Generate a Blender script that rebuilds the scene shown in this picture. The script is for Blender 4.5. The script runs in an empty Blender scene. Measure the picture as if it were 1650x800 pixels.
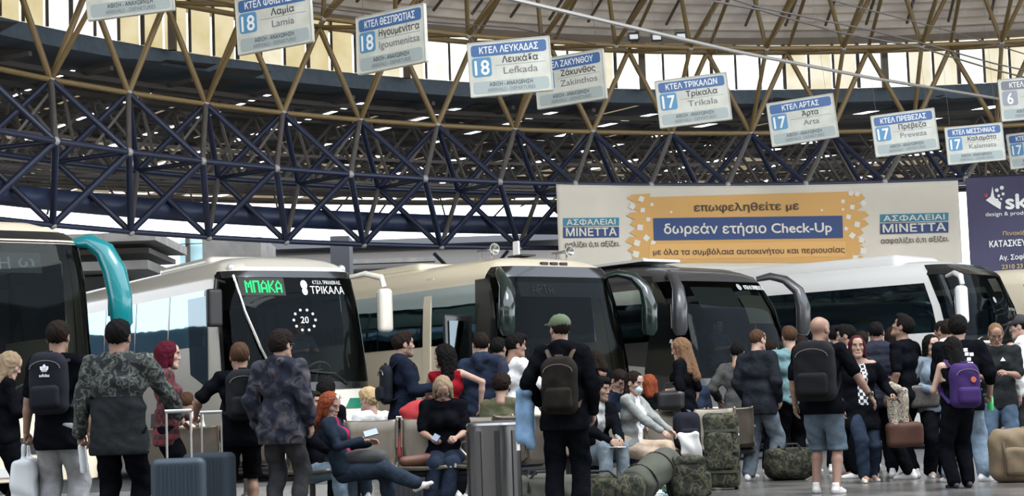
import bpy, bmesh, math, random
import numpy as np
from mathutils import Vector, Matrix
from mathutils.geometry import tessellate_polygon

SC = bpy.context.scene
COL = SC.collection
PI = math.pi
random.seed(7)

# ------------------------------------------------------------------ camera
CAM_H = 0.88
F = 3000.0
PITCH = math.atan(270.0 / F)
ROLL = math.radians(2.0)
cd = bpy.data.cameras.new('camera')
cd.sensor_width = 36.0
cd.lens = F / 1650.0 * 36.0
cd.clip_start = 0.1
cd.clip_end = 2000
cam = bpy.data.objects.new('camera', cd)
COL.objects.link(cam)
cam.matrix_world = (Matrix.Translation((0, 0, CAM_H)) @ Matrix.Rotation(PI / 2 + PITCH, 4, 'X')
                    @ Matrix.Rotation(-ROLL, 4, 'Z'))
SC.camera = cam

# ------------------------------------------------------------------ sky
world = bpy.data.worlds.new('sky')
SC.world = world
world.use_nodes = True
nt = world.node_tree
nt.nodes.clear()
wo = nt.nodes.new('ShaderNodeOutputWorld')
wb = nt.nodes.new('ShaderNodeBackground')
wtc = nt.nodes.new('ShaderNodeTexCoord')
wsep = nt.nodes.new('ShaderNodeSeparateXYZ')
wr = nt.nodes.new('ShaderNodeValToRGB')
nt.links.new(wtc.outputs['Generated'], wsep.inputs[0])
nt.links.new(wsep.outputs['Z'], wr.inputs[0])
nt.links.new(wr.outputs[0], wb.inputs[0])
nt.links.new(wb.outputs[0], wo.inputs[0])
wr.color_ramp.elements[0].color = (0.93, 0.965, 1.0, 1)
wr.color_ramp.elements[1].position = 0.5
wr.color_ramp.elements[1].color = (0.80, 0.88, 1.0, 1)
wb.inputs[1].default_value = 3.0

# ------------------------------------------------------------------ added fill lamp
def area_lamp(name, loc, size, power, col=(1, 0.95, 0.88), rot=(0, 0, 0), sy=None):
    l = bpy.data.lights.new(name, 'AREA')
    l.energy = power
    l.color = col
    l.size = size
    if sy:
        l.shape = 'RECTANGLE'
        l.size_y = sy
    o = bpy.data.objects.new(name, l)
    COL.objects.link(o)
    o.location = loc
    o.rotation_euler = rot
    return o
# soft fill added under the dome to brighten the hall, no fixture there
area_lamp('added_fill_lamp', (6, 16, 14.5), 9, 2600, (1, 0.96, 0.9))

# ------------------------------------------------------------------ colour management
SC.view_settings.view_transform = 'Standard'
SC.view_settings.look = 'None'
SC.view_settings.exposure = 0.45
SC.view_settings.gamma = 1.0
SC.view_settings.use_curve_mapping = False

# ------------------------------------------------------------------ pixel rays
def ray(x, y):
    a, b = x - 825.0, y - 400.0
    cr, sr = math.cos(ROLL), math.sin(ROLL)
    X = a * cr - b * sr
    Y = a * sr + b * cr
    xx, u = X / F, -Y / F
    c_, s_ = math.cos(PITCH), math.sin(PITCH)
    return np.array([xx, c_ - s_ * u, s_ + c_ * u])
def at(x, y, d):
    v = ray(x, y)
    return np.array([0, 0, CAM_H]) + v * (d / v[1])
def topix(P):
    x, y, z = P[0], P[1], P[2] - CAM_H
    c, s = math.cos(PITCH), math.sin(PITCH)
    d = y * c + z * s
    u = -y * s + z * c
    X, Y = F * x / d, -F * u / d
    cr, sr = math.cos(ROLL), math.sin(ROLL)
    return 825 + X * cr + Y * sr, 400 - X * sr + Y * cr

# ------------------------------------------------------------------ materials
MATS = {}
def mat(name, col, rough=0.6, metal=0.0, spec=0.5, emit=None, es=0.0, coat=0.0, trans=0.0, bump=0.0, bscale=60, mottle=0.0, mscale=8):
    if name in MATS:
        return MATS[name]
    m = bpy.data.materials.new(name)
    m.use_nodes = True
    n = m.node_tree
    b = n.nodes['Principled BSDF']
    b.inputs['Base Color'].default_value = (*col, 1)
    b.inputs['Roughness'].default_value = rough
    b.inputs['Metallic'].default_value = metal
    b.inputs['Specular IOR Level'].default_value = spec
    b.inputs['Coat Weight'].default_value = coat
    b.inputs['Transmission Weight'].default_value = trans
    if emit:
        b.inputs['Emission Color'].default_value = (*emit, 1)
        b.inputs['Emission Strength'].default_value = es
    if mottle > 0:
        tc = n.nodes.new('ShaderNodeTexCoord')
        no = n.nodes.new('ShaderNodeTexNoise')
        no.inputs['Scale'].default_value = mscale
        no.inputs['Detail'].default_value = 5
        n.links.new(tc.outputs['Object'], no.inputs['Vector'])
        mx = n.nodes.new('ShaderNodeValToRGB')
        mx.color_ramp.elements[0].position = 0.3
        mx.color_ramp.elements[1].position = 0.7
        mx.color_ramp.elements[0].color = (*[c * (1 - mottle) for c in col], 1)
        mx.color_ramp.elements[1].color = (*[min(1, c * (1 + mottle)) for c in col], 1)
        n.links.new(no.outputs[0], mx.inputs[0])
        n.links.new(mx.outputs[0], b.inputs['Base Color'])
    if bump > 0:
        tc = n.nodes.new('ShaderNodeTexCoord')
        no = n.nodes.new('ShaderNodeTexNoise')
        no.inputs['Scale'].default_value = bscale
        no.inputs['Detail'].default_value = 4
        bm_ = n.nodes.new('ShaderNodeBump')
        bm_.inputs['Strength'].default_value = bump
        bm_.inputs['Distance'].default_value = 0.018 if bscale < 30 else 0.01
        n.links.new(tc.outputs['Object'], no.inputs['Vector'])
        n.links.new(no.outputs[0], bm_.inputs['Height'])
        n.links.new(bm_.outputs[0], b.inputs['Normal'])
    MATS[name] = m
    return m
def ramp_mat(name, stops, scale=12, rough=0.9, kind='noise', detail=3, dist=0.0, constant=True, stretch=(1, 1, 1)):
    """cloth or surface patterned by a noise / voronoi texture in object space"""
    if name in MATS:
        return MATS[name]
    m = bpy.data.materials.new(name)
    m.use_nodes = True
    n = m.node_tree
    b = n.nodes['Principled BSDF']
    b.inputs['Roughness'].default_value = rough
    b.inputs['Specular IOR Level'].default_value = 0.2
    tc = n.nodes.new('ShaderNodeTexCoord')
    mp = n.nodes.new('ShaderNodeMapping')
    mp.inputs['Scale'].default_value = stretch
    n.links.new(tc.outputs['Object'], mp.inputs[0])
    if kind == 'noise':
        t = n.nodes.new('ShaderNodeTexNoise')
        t.inputs['Detail'].default_value = detail
        t.inputs['Distortion'].default_value = dist
    else:
        t = n.nodes.new('ShaderNodeTexVoronoi')
    t.inputs['Scale'].default_value = scale
    n.links.new(mp.outputs[0], t.inputs['Vector'])
    r = n.nodes.new('ShaderNodeValToRGB')
    if constant:
        r.color_ramp.interpolation = 'CONSTANT'
    el = r.color_ramp.elements
    while len(el) < len(stops):
        el.new(0.5)
    for e, (p, c) in zip(el, stops):
        e.position = p
        e.color = (*c, 1)
    n.links.new(t.outputs[0], r.inputs[0])
    n.links.new(r.outputs[0], b.inputs['Base Color'])
    MATS[name] = m
    return m
def plaid_mat(name, c1, c2, scale=14, rough=0.9):
    if name in MATS:
        return MATS[name]
    m = bpy.data.materials.new(name)
    m.use_nodes = True
    n = m.node_tree
    b = n.nodes['Principled BSDF']
    b.inputs['Roughness'].default_value = rough
    tc = n.nodes.new('ShaderNodeTexCoord')
    ck = n.nodes.new('ShaderNodeTexChecker')
    ck.inputs['Scale'].default_value = scale
    ck.inputs['Color1'].default_value = (*c1, 1)
    ck.inputs['Color2'].default_value = (*c2, 1)
    n.links.new(tc.outputs['Object'], ck.inputs['Vector'])
    n.links.new(ck.outputs[0], b.inputs['Base Color'])
    MATS[name] = m
    return m

# ------------------------------------------------------------------ object helpers
def tag(o, label=None, cat=None, group=None, kind=None):
    if label: o['label'] = label
    if cat: o['category'] = cat
    if group: o['group'] = group
    if kind: o['kind'] = kind
    return o
def empty(name, loc=(0, 0, 0), rz=0.0, label=None, cat=None, group=None, kind=None):
    o = bpy.data.objects.new(name, None)
    COL.objects.link(o)
    o.location = Vector([float(c) for c in loc])
    o.rotation_euler = (0, 0, rz)
    o.empty_display_size = 0.1
    return tag(o, label, cat, group, kind)
CREATED = []
def link_mesh(name, me, parent=None):
    o = bpy.data.objects.new(name, me)
    CREATED.append((name, o))
    COL.objects.link(o)
    if parent: o.parent = parent
    return o
class MB:
    """collects shapes into one mesh"""
    def __init__(s):
        s.v = []; s.f = []; s.m = []
    def add(s, vs, fs, mi=0):
        o = len(s.v)
        s.v.extend([tuple(map(float, p)) for p in vs])
        s.f.extend([tuple(i + o for i in f) for f in fs])
        s.m.extend([mi] * len(fs))
        return s
    def box(s, c, d, mi=0, rz=0, M=None, taper=1.0):
        x, y, z = d[0] / 2, d[1] / 2, d[2] / 2
        vs = []
        for sz in (-1, 1):
            t = taper if sz > 0 else 1
            for sx, sy in ((-1, -1), (1, -1), (1, 1), (-1, 1)):
                p = Vector((sx * x * t, sy * y * t, sz * z))
                if M is not None: p = M @ p
                if rz: p = Matrix.Rotation(rz, 3, 'Z') @ p
                vs.append((p.x + c[0], p.y + c[1], p.z + c[2]))
        return s.add(vs, [(3, 2, 1, 0), (4, 5, 6, 7), (0, 1, 5, 4), (1, 2, 6, 5), (2, 3, 7, 6), (3, 0, 4, 7)], mi)
    def tube(s, pts, r, n=8, mi=0, cap=True, sq=(1, 1), up=None):
        """sweep of an ellipse; r number or list; sq = (width, height) factors"""
        pts = [Vector([float(c) for c in p]) for p in pts]
        rr = r if isinstance(r, (list, tuple)) else [r] * len(pts)
        vs = []; fs = []
        u = Vector(up) if up else Vector((0, 0, 1))
        for i, p in enumerate(pts):
            t = (pts[min(i + 1, len(pts) - 1)] - pts[max(i - 1, 0)])
            if t.length < 1e-9: t = Vector((0, 0, 1))
            t.normalize()
            uu = u
            if abs(t.dot(uu)) > 0.95: uu = Vector((1, 0, 0)) if abs(t.x) < 0.8 else Vector((0, 1, 0))
            a = t.cross(uu).normalized(); b = a.cross(t)
            for k in range(n):
                th = 2 * PI * k / n + PI / n
                vs.append(p + a * math.cos(th) * rr[i] * sq[0] + b * math.sin(th) * rr[i] * sq[1])
        for i in range(len(pts) - 1):
            for k in range(n):
                fs.append((i * n + k, i * n + (k + 1) % n, (i + 1) * n + (k + 1) % n, (i + 1) * n + k))
        if cap:
            fs.append(tuple(range(n))[::-1])
            fs.append(tuple((len(pts) - 1) * n + k for k in range(n)))
        return s.add(vs, fs, mi)
    def lathe(s, prof, n=20, c=(0, 0, 0), mi=0, M=None):
        vs = []; fs = []
        for r, z in prof:
            for k in range(n):
                a = 2 * PI * k / n
                p = Vector((r * math.cos(a), r * math.sin(a), z))
                if M is not None: p = M @ p
                vs.append((p.x + c[0], p.y + c[1], p.z + c[2]))
        for i in range(len(prof) - 1):
            for k in range(n):
                fs.append((i * n + k, i * n + (k + 1) % n, (i + 1) * n + (k + 1) % n, (i + 1) * n + k))
        return s.add(vs, fs, mi)
    def prism(s, poly, z0, z1, M=None, mi=0):
        """polygon in xy extruded in z, M a 4x4"""
        n = len(poly)
        vs = [Vector((p[0], p[1], z)) for z in (z0, z1) for p in poly]
        if M is not None: vs = [M @ v for v in vs]
        fs = [tuple(range(n))[::-1], tuple(range(n, 2 * n))]
        fs += [(i, (i + 1) % n, n + (i + 1) % n, n + i) for i in range(n)]
        return s.add(vs, fs, mi)
    def grid(s, P, mi=0, mask=None, closed_u=False):
        P = np.asarray(P, float)
        nu, nv = P.shape[:2]
        fs = []
        for i in range(nu - (0 if closed_u else 1)):
            for j in range(nv - 1):
                if mask is not None and mask[i][j]: continue
                i2 = (i + 1) % nu
                fs.append((i * nv + j, i2 * nv + j, i2 * nv + j + 1, i * nv + j + 1))
        return s.add(P.reshape(-1, 3), fs, mi)
    def mesh(s, name, mats, smooth=False):
        me = bpy.data.meshes.new(name)
        me.from_pydata(s.v, [], s.f)
        for m in (mats if isinstance(mats, (list, tuple)) else [mats]): me.materials.append(m)
        if any(s.m): me.polygons.foreach_set('material_index', s.m)
        if smooth:
            me.polygons.foreach_set('use_smooth', [True] * len(me.polygons))
            try: me.set_sharp_from_angle(angle=math.radians(38))
            except Exception: pass
        me.update()
        return me
    def build(s, name, mats, parent=None, smooth=False, **kw):
        o = link_mesh(name, s.mesh(name, mats, smooth), parent)
        return tag(o, **kw)
def bevel(o, w, seg=2):
    m = o.modifiers.new('bevel', 'BEVEL'); m.width = w; m.segments = seg; m.limit_method = 'ANGLE'
    return o
def rounded_rect(w, h, r, n=4):
    out = []
    for cx, cy, a0 in ((w/2-r, h/2-r, 0), (-w/2+r, h/2-r, 90), (-w/2+r, -h/2+r, 180), (w/2-r, -h/2+r, 270)):
        for k in range(n + 1):
            a = math.radians(a0 + 90 * k / n)
            out.append((cx + r * math.cos(a), cy + r * math.sin(a)))
    return out
TEXTC = {}
def text_verts(body, size=1.0, bold=0.0, width=None, align='CENTER', ext=0.0, res=3):
    """text tessellated to vertices/faces in its own xy plane"""
    key = (body, ext, res)
    if key not in TEXTC:
        c = bpy.data.curves.new('lettering', 'FONT')
        c.body = body
        c.size = 1.0
        o = bpy.data.objects.new('lettering_source', c)
        COL.objects.link(o)
        bpy.context.view_layer.update()
        cu = o.to_curve(bpy.context.evaluated_depsgraph_get())
        loops = []
        for sp in cu.splines:      # every contour of every glyph
            pts = []
            bp = sp.bezier_points
            for q in range(len(bp)):
                p0, p1 = bp[q], bp[(q + 1) % len(bp)]
                A_, B_, C_, D_ = p0.co, p0.handle_right, p1.handle_left, p1.co
                st = (B_ - A_).cross(D_ - A_).length + (C_ - A_).cross(D_ - A_).length
                n_ = res if st > 1e-5 else 1
                for w in range(n_):
                    t = w / n_; s_ = 1 - t
                    P_ = A_ * s_ ** 3 + B_ * 3 * s_ * s_ * t + C_ * 3 * s_ * t * t + D_ * t ** 3
                    if not pts or (Vector(pts[-1]) - P_).length > 1e-5: pts.append((P_.x, P_.y, 0.0))
            if len(pts) > 2:
                ar = sum(pts[k][0] * pts[(k + 1) % len(pts)][1] - pts[(k + 1) % len(pts)][0] * pts[k][1] for k in range(len(pts))) / 2
                loops.append((pts, ar))
        o.to_curve_clear()
        bpy.data.objects.remove(o); bpy.data.curves.remove(c)
        vs0, fs0 = [], []
        if loops:
            def inside(p, poly):
                r_ = False
                for k in range(len(poly)):
                    x1, y1, _ = poly[k]; x2, y2, _ = poly[k - 1]
                    if (y1 > p[1]) != (y2 > p[1]) and p[0] < (x2 - x1) * (p[1] - y1) / (y2 - y1) + x1: r_ = not r_
                return r_
            def within(lp, big): return sum(inside(lp[0][q_], big[0]) for q_ in range(len(lp[0]))) > .6 * len(lp[0])
            loops.sort(key=lambda l_: -abs(l_[1]))
            outer, holes, own, kind_ = [], [], {}, []
            for k, lp in enumerate(loops):
                par = [m for m in range(k) if within(lp, loops[m])]
                m = par[-1] if par else None
                hole = m is not None and kind_[m] != 'hole' and loops[m][1] * lp[1] < 0
                kind_.append('hole' if hole else len(outer))
                if hole: own.setdefault(kind_[m], []).append(lp)
                else: outer.append(lp)
            for k, ol in enumerate(outer):
                polys = [ol[0]] + [h_[0] for h_ in own.get(k, [])]
                tri = tessellate_polygon([[Vector(p) for p in pl] for pl in polys])
                base = len(vs0)
                for pl in polys: vs0 += pl
                for t_ in tri:
                    t_ = tuple(t_)
                    if len(set(t_)) == 3:
                        p_, q_, r_ = (vs0[base + w] for w in t_)
                        if (q_[0] - p_[0]) * (r_[1] - p_[1]) - (r_[0] - p_[0]) * (q_[1] - p_[1]) < 0: t_ = t_[::-1]
                        fs0.append(tuple(w + base for w in t_))
        TEXTC[key] = (np.array(vs0) if vs0 else np.zeros((0, 3)), fs0)
    v, f = TEXTC[key]
    if len(v) == 0: return v, f
    if bold > 0:    # heavier strokes: the same outline laid a hair's breadth apart
        vs_ = []; fs_ = []
        for i, (dx, dy) in enumerate(((-bold, 0), (bold, 0), (0, bold), (0, -bold))):
            vs_.append(v + np.array([dx, dy, .005 * i])); fs_ += [tuple(q + i * len(v) for q in ff) for ff in f]
        v = np.concatenate(vs_); f = fs_
    v = v.copy()
    x0, x1 = v[:, 0].min(), v[:, 0].max()
    sx = size
    if width: sx = width / (x1 - x0)
    v[:, 0] = (v[:, 0] - (x0 + x1) / 2) * sx if align == 'CENTER' else (v[:, 0] - x0) * sx
    v[:, 1] *= size
    v[:, 2] *= size
    return v, f

# ------------------------------------------------------------------ marching (surface nets) for soft shapes
CORN = np.array([(i, j, k) for i in (0, 1) for j in (0, 1) for k in (0, 1)])
def surface_net(Fd, org, h):
    S = Fd < 0
    nx, ny, nz = Fd.shape
    acc = np.zeros((nx - 1, ny - 1, nz - 1, 3)); cnt = np.zeros((nx - 1, ny - 1, nz - 1))
    cross = []
    for ax in range(3):
        a = [slice(None)] * 3; b = [slice(None)] * 3
        a[ax] = slice(0, -1); b[ax] = slice(1, None)
        fa, fb = Fd[tuple(a)], Fd[tuple(b)]
        c = S[tuple(a)] != S[tuple(b)]
        idx = np.argwhere(c)
        t = fa[c] / (fa[c] - fb[c])
        P = idx.astype(float); P[:, ax] += t
        cross.append((idx, S[tuple(a)][c]))
        o1, o2 = [q for q in range(3) if q != ax]
        for d1 in (0, 1):
            for d2 in (0, 1):
                ci = idx.copy(); ci[:, o1] -= d1; ci[:, o2] -= d2
                ok = (ci[:, o1] >= 0) & (ci[:, o2] >= 0) & (ci[:, o1] < acc.shape[o1]) & (ci[:, o2] < acc.shape[o2])
                cc = ci[ok]
                np.add.at(acc, (cc[:, 0], cc[:, 1], cc[:, 2]), P[ok])
                np.add.at(cnt, (cc[:, 0], cc[:, 1], cc[:, 2]), 1)
    m = cnt > 0
    ids = -np.ones(cnt.shape, int); ids[m] = np.arange(m.sum())
    V = acc[m] / cnt[m][:, None] * h + org
    FA = []
    for ax in range(3):
        idx, ins = cross[ax]
        o1, o2 = [(1, 2), (2, 0), (0, 1)][ax]
        ok = (idx[:, o1] > 0) & (idx[:, o2] > 0) & (idx[:, o1] < cnt.shape[o1]) & (idx[:, o2] < cnt.shape[o2])
        idx, ins = idx[ok], ins[ok]
        q = []
        for d1, d2 in ((1, 1), (0, 1), (0, 0), (1, 0)):
            c = idx.copy(); c[:, o1] -= d1; c[:, o2] -= d2
            q.append(ids[c[:, 0], c[:, 1], c[:, 2]])
        q = np.stack(q, 1)
        q[~ins] = q[~ins][:, ::-1]
        FA.append(q)
    return V, np.concatenate(FA)
class Field:
    def __init__(s, prims, h, pad=0.03):
        """prims: dicts a,b,ra,rb,k (capsules) or c,r (ellipsoids, optional R)"""
        lo = np.full(3, 1e9); hi = -lo
        for p in prims:
            if p.get('sub'): continue
            if 'a' in p:
                for q, r in ((p['a'], p['ra']), (p['b'], p['rb'])):
                    lo = np.minimum(lo, np.asarray(q) - r); hi = np.maximum(hi, np.asarray(q) + r)
            else:
                r = np.max(p['r']) if 'R' in p else np.asarray(p['r'])
                lo = np.minimum(lo, np.asarray(p['c']) - r); hi = np.maximum(hi, np.asarray(p['c']) + r)
        lo -= pad + 2 * h; hi += pad + 2 * h
        n = np.ceil((hi - lo) / h).astype(int) + 1
        s.lo, s.h, s.n = lo, h, n
        s.ax = [lo[i] + h * np.arange(n[i]) for i in range(3)]
        s.F = np.full(n, 0.15)
        for p in prims: s.put(p)
    def put(s, p):
        k = p.get('k', 0.02)
        m = k + 3 * s.h
        if 'a' in p:
            a, b = np.asarray(p['a'], float), np.asarray(p['b'], float)
            R = max(p['ra'], p['rb'])
            lo, hi = np.minimum(a, b) - R - m, np.maximum(a, b) + R + m
        else:
            c = np.asarray(p['c'], float); r = np.asarray(p['r'], float)
            e = np.max(r) if 'R' in p else r
            lo, hi = c - e - m, c + e + m
        i0 = np.clip(np.floor((lo - s.lo) / s.h).astype(int), 0, s.n)
        i1 = np.clip(np.ceil((hi - s.lo) / s.h).astype(int) + 1, 0, s.n)
        if np.any(i1 <= i0): return
        sl = tuple(slice(i0[i], i1[i]) for i in range(3))
        X = s.ax[0][sl[0]][:, None, None]; Y = s.ax[1][sl[1]][None, :, None]; Z = s.ax[2][sl[2]][None, None, :]
        if 'a' in p:
            ab = b - a; L = max(ab @ ab, 1e-9)
            t = np.clip(((X - a[0]) * ab[0] + (Y - a[1]) * ab[1] + (Z - a[2]) * ab[2]) / L, 0, 1)
            d = np.sqrt((X - a[0] - t * ab[0]) ** 2 + (Y - a[1] - t * ab[1]) ** 2 + (Z - a[2] - t * ab[2]) ** 2) - (p['ra'] + (p['rb'] - p['ra']) * t)
        else:
            x, y, z = X - c[0], Y - c[1], Z - c[2]
            if 'R' in p:
                Rm = np.asarray(p['R'])
                x, y, z = (Rm[0, 0] * x + Rm[1, 0] * y + Rm[2, 0] * z, Rm[0, 1] * x + Rm[1, 1] * y + Rm[2, 1] * z, Rm[0, 2] * x + Rm[1, 2] * y + Rm[2, 2] * z)
            if p.get('box'):
                rd = p.get('rd', 0.02)
                qx, qy, qz = np.abs(x) - r[0] + rd, np.abs(y) - r[1] + rd, np.abs(z) - r[2] + rd
                d = np.sqrt(np.maximum(qx, 0) ** 2 + np.maximum(qy, 0) ** 2 + np.maximum(qz, 0) ** 2) + np.minimum(np.maximum(np.maximum(qx, qy), qz), 0) - rd
            else:
                k0 = np.sqrt((x / r[0]) ** 2 + (y / r[1]) ** 2 + (z / r[2]) ** 2)
                k1 = np.sqrt((x / r[0] ** 2) ** 2 + (y / r[1] ** 2) ** 2 + (z / r[2] ** 2) ** 2)
                d = k0 * (k0 - 1) / np.maximum(k1, 1e-6)
        G = s.F[sl]
        if p.get('sub'):
            hh = np.clip(0.5 - 0.5 * (G + d) / k, 0, 1)
            s.F[sl] = G * (1 - hh) + (-d) * hh + k * hh * (1 - hh)
        else:
            hh = np.clip(0.5 + 0.5 * (G - d) / k, 0, 1)
            s.F[sl] = G * (1 - hh) + d * hh - k * hh * (1 - hh)
    def plane(s, p, n):
        """keep the side the normal does not point to"""
        n = np.asarray(n, float); n = n / np.linalg.norm(n)
        X, Y, Z = s.ax[0][:, None, None], s.ax[1][None, :, None], s.ax[2][None, None, :]
        s.F = np.maximum(s.F, (X - p[0]) * n[0] + (Y - p[1]) * n[1] + (Z - p[2]) * n[2])
        return s
    def fold(s, amp, f=22, seed=0, zf=1.0):
        X, Y, Z = s.ax[0][:, None, None], s.ax[1][None, :, None], s.ax[2][None, None, :]
        q = seed * 1.7
        w = np.sin(f * 0.37 * Z + 3 * X + q) * 1.3 + np.sin(f * .31 * X + q * 2)
        s.F = s.F + amp * (np.sin(f * zf * Z + f * .7 * X + w * 1.5 + q) * .6 + np.sin(f * .8 * Y - f * .5 * zf * Z + w + 2 * q) * .5)
        return s
    def mesh(s):
        return surface_net(s.F, s.lo, s.h)
def soft_mesh(name, V, Fc, mats, mi=None, smooth=True):
    me = bpy.data.meshes.new(name)
    me.vertices.add(len(V)); me.vertices.foreach_set('co', np.ascontiguousarray(V, dtype=np.float32).ravel())
    me.loops.add(len(Fc) * 4); me.loops.foreach_set('vertex_index', Fc.ravel().astype(np.int32))
    me.polygons.add(len(Fc)); me.polygons.foreach_set('loop_start', np.arange(0, len(Fc) * 4, 4, dtype=np.int32))
    try: me.polygons.foreach_set('loop_total', np.full(len(Fc), 4, dtype=np.int32))
    except Exception: pass
    for m in (mats if isinstance(mats, (list, tuple)) else [mats]): me.materials.append(m)
    if mi is not None: me.polygons.foreach_set('material_index', mi.astype(np.int32))
    if smooth: me.polygons.foreach_set('use_smooth', [True] * len(Fc))
    me.update(calc_edges=True)
    return me
def soft(name, prims, h, mats, parent=None, k=None, planes=(), fold=None, **kw):
    f = Field(prims, h)
    if fold: f.fold(*fold)
    for p, n in planes: f.plane(p, n)
    V, Fc = f.mesh()
    return tag(link_mesh(name, soft_mesh(name, V, Fc, mats), parent), **kw)
def cap(a, b, ra, rb=None, k=0.02, **kw):
    return dict(a=tuple(a), b=tuple(b), ra=ra, rb=ra if rb is None else rb, k=k, **kw)
def ell(c, r, k=0.02, **kw):
    return dict(c=tuple(c), r=tuple(r), k=k, **kw)
# ================================================================== the hall
R0 = 21.0
RC = np.array([1.2037 * math.sin(.3894), 1.2037 * math.cos(.3894)]) * R0
DPH, PH0 = 0.0946, -1.0339
def ringp(r, z, k):
    """point on a ring of the roof: radius and height in ring units, k the bay number"""
    a = PH0 + DPH * k
    return Vector((RC[0] + r * R0 * math.sin(a), RC[1] + r * R0 * math.cos(a), CAM_H + z * R0))
def ringhit(x, y, r):
    v = ray(x, y)
    a = v[0] ** 2 + v[1] ** 2; b = -2 * (v[0] * RC[0] + v[1] * RC[1]); c = RC @ RC - (r * R0) ** 2
    t = (-b + math.sqrt(max(b * b - 4 * a * c, 0))) / 2 / a
    P = v * t
    return (math.atan2(P[0] - RC[0], P[1] - RC[1]) - PH0) / DPH, P[2] / R0   # bay number, z in ring units

M_GOLD = mat('ochre_painted_steel', (0.17, 0.115, 0.045), 0.5, 0.0, mottle=0.35, mscale=6)
M_BLUE = mat('dark_blue_painted_steel', (0.012, 0.018, 0.045), 0.4, 0.0, mottle=0.4, mscale=5)
M_GREYT = mat('worn_grey_steel_tube', (0.085, 0.08, 0.075), 0.5, mottle=.4, mscale=5)
M_NODE = mat('pale_worn_steel_node', (0.33, 0.32, 0.30), 0.5, 0.2)
M_GREYBLUE = mat('grey_blue_fascia_paint', (0.035, 0.055, 0.075), 0.6, mottle=0.2)
M_DARKROOF = mat('dark_corrugated_sheet', (0.06, 0.055, 0.05), 0.55, 0.2, mottle=0.3, mscale=1.2)
M_CEIL = mat('beige_brown_roof_sheet', (0.62, 0.56, 0.50), 0.8, mottle=0.2, mscale=1.5)
M_RIB = mat('dark_brown_roof_rib', (0.07, 0.05, 0.035), 0.7)
M_MULL = mat('brown_window_mullion', (0.045, 0.035, 0.028), 0.6)
M_CONC = mat('grey_concrete', (0.20, 0.185, 0.165), 0.9, mottle=0.2, mscale=2, bump=.3)

# floor: polished grey terrazzo-like slab of the waiting hall
fl = mat('polished_grey_floor', (0.12, 0.115, 0.108), 0.16, 0.0, 0.5)
n = fl.node_tree; b = n.nodes['Principled BSDF']
tc = n.nodes.new('ShaderNodeTexCoord'); no = n.nodes.new('ShaderNodeTexNoise'); no.inputs['Scale'].default_value = 1.3; no.inputs['Detail'].default_value = 8
rm = n.nodes.new('ShaderNodeMapRange'); rm.inputs['To Min'].default_value = 0.12; rm.inputs['To Max'].default_value = 0.34
cr_ = n.nodes.new('ShaderNodeValToRGB'); cr_.color_ramp.elements[0].color = (.065, .062, .058, 1); cr_.color_ramp.elements[1].color = (.13, .125, .118, 1)
cr_.color_ramp.elements[0].position = .35; cr_.color_ramp.elements[1].position = .68
n.links.new(tc.outputs['Object'], no.inputs['Vector']); n.links.new(no.outputs[0], rm.inputs['Value']); n.links.new(rm.outputs[0], b.inputs['Roughness'])
n.links.new(no.outputs[0], cr_.inputs[0]); n.links.new(cr_.outputs[0], b.inputs['Base Color'])
MB().box((4, 6, -.1), (60, 41, .2)).build('floor', fl, kind='structure')
MB().box((4, 70, -.13), (160, 87, .2)).build('floor', mat('dark_asphalt', (0.09, 0.09, 0.092), 0.8, bump=.4, mottle=.2), kind='structure')

# dome ceiling: conical, corrugated circumferentially
ks = np.arange(-9, 17.01, 0.5)
rs = np.arange(1.06, 0.16, -0.0075)
def ceil_z(r): return .4255 + (1.035 - r) * 0.43
P = np.array([[ringp(r, ceil_z(r) + (0.0014 if i % 2 else -0.0014), k) for i, r in enumerate(rs)] for k in ks])
MB().grid(P).build('ceiling', M_CEIL, kind='structure')
# the canopy over the bus bays: long sheets laid along the bays, with slots of daylight between them
def can_z(r): return .350 - (r - 1.03) * .008
rnd = random.Random(3)
can = MB(); canlit = MB()
ta = math.radians(36); tv = np.array([-math.sin(ta), math.cos(ta)]); nv_ = np.array([math.cos(ta), math.sin(ta)])
u = -60.0; ci = 0
while u < 62:
    isslot = ci % 2 == 1
    wdt = .10 if isslot else 1.15
    zz = CAM_H + .350 * R0 + (.05 if (ci // 2) % 2 else 0)
    for t in np.arange(-50, 62, 2.0):
        cpt = nv_ * (u + wdt / 2) + tv * (t + 1.0)
        rr_ = np.linalg.norm(cpt - 0 - RC + np.array([0, 0])) / R0
        if not (1.045 < rr_ < 1.95) or cpt[1] < 14: continue
        q = rnd.random()
        if isslot and q < (.02 if rr_ < 1.25 else .1): continue
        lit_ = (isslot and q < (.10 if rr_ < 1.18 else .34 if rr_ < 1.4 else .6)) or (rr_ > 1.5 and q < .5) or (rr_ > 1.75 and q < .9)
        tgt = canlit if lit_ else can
        p0 = nv_ * u + tv * t; p1 = nv_ * (u + wdt) + tv * t; p2 = p1 + tv * 2.0; p3 = p0 + tv * 2.0
        tgt.add([(p[0], p[1], zz) for p in (p0, p1, p2, p3)], [(0, 1, 2, 3)])
    u += wdt; ci += 1
can.build('ceiling', M_DARKROOF, kind='structure')
# radial girders under the canopy
girder = MB()
for k in range(-6, 16):
    for dr in np.arange(1.05, 1.85, .055):
        girder.tube([ringp(dr, can_z(dr) - .006, k + .25), ringp(dr + .055, can_z(dr + .055) - .006, k + .25)], .06, 4)
for r in list(np.arange(1.09, 1.5, .075)) + [1.62, 1.75, 1.88]:
    girder.tube([ringp(r, can_z(r) - .008, k) for k in np.arange(-8, 16, .5)], .07, 4)
girder.build('canopy_purlins', mat('black_brown_purlin', (.075, .065, .055), .6), kind='structure')

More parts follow.
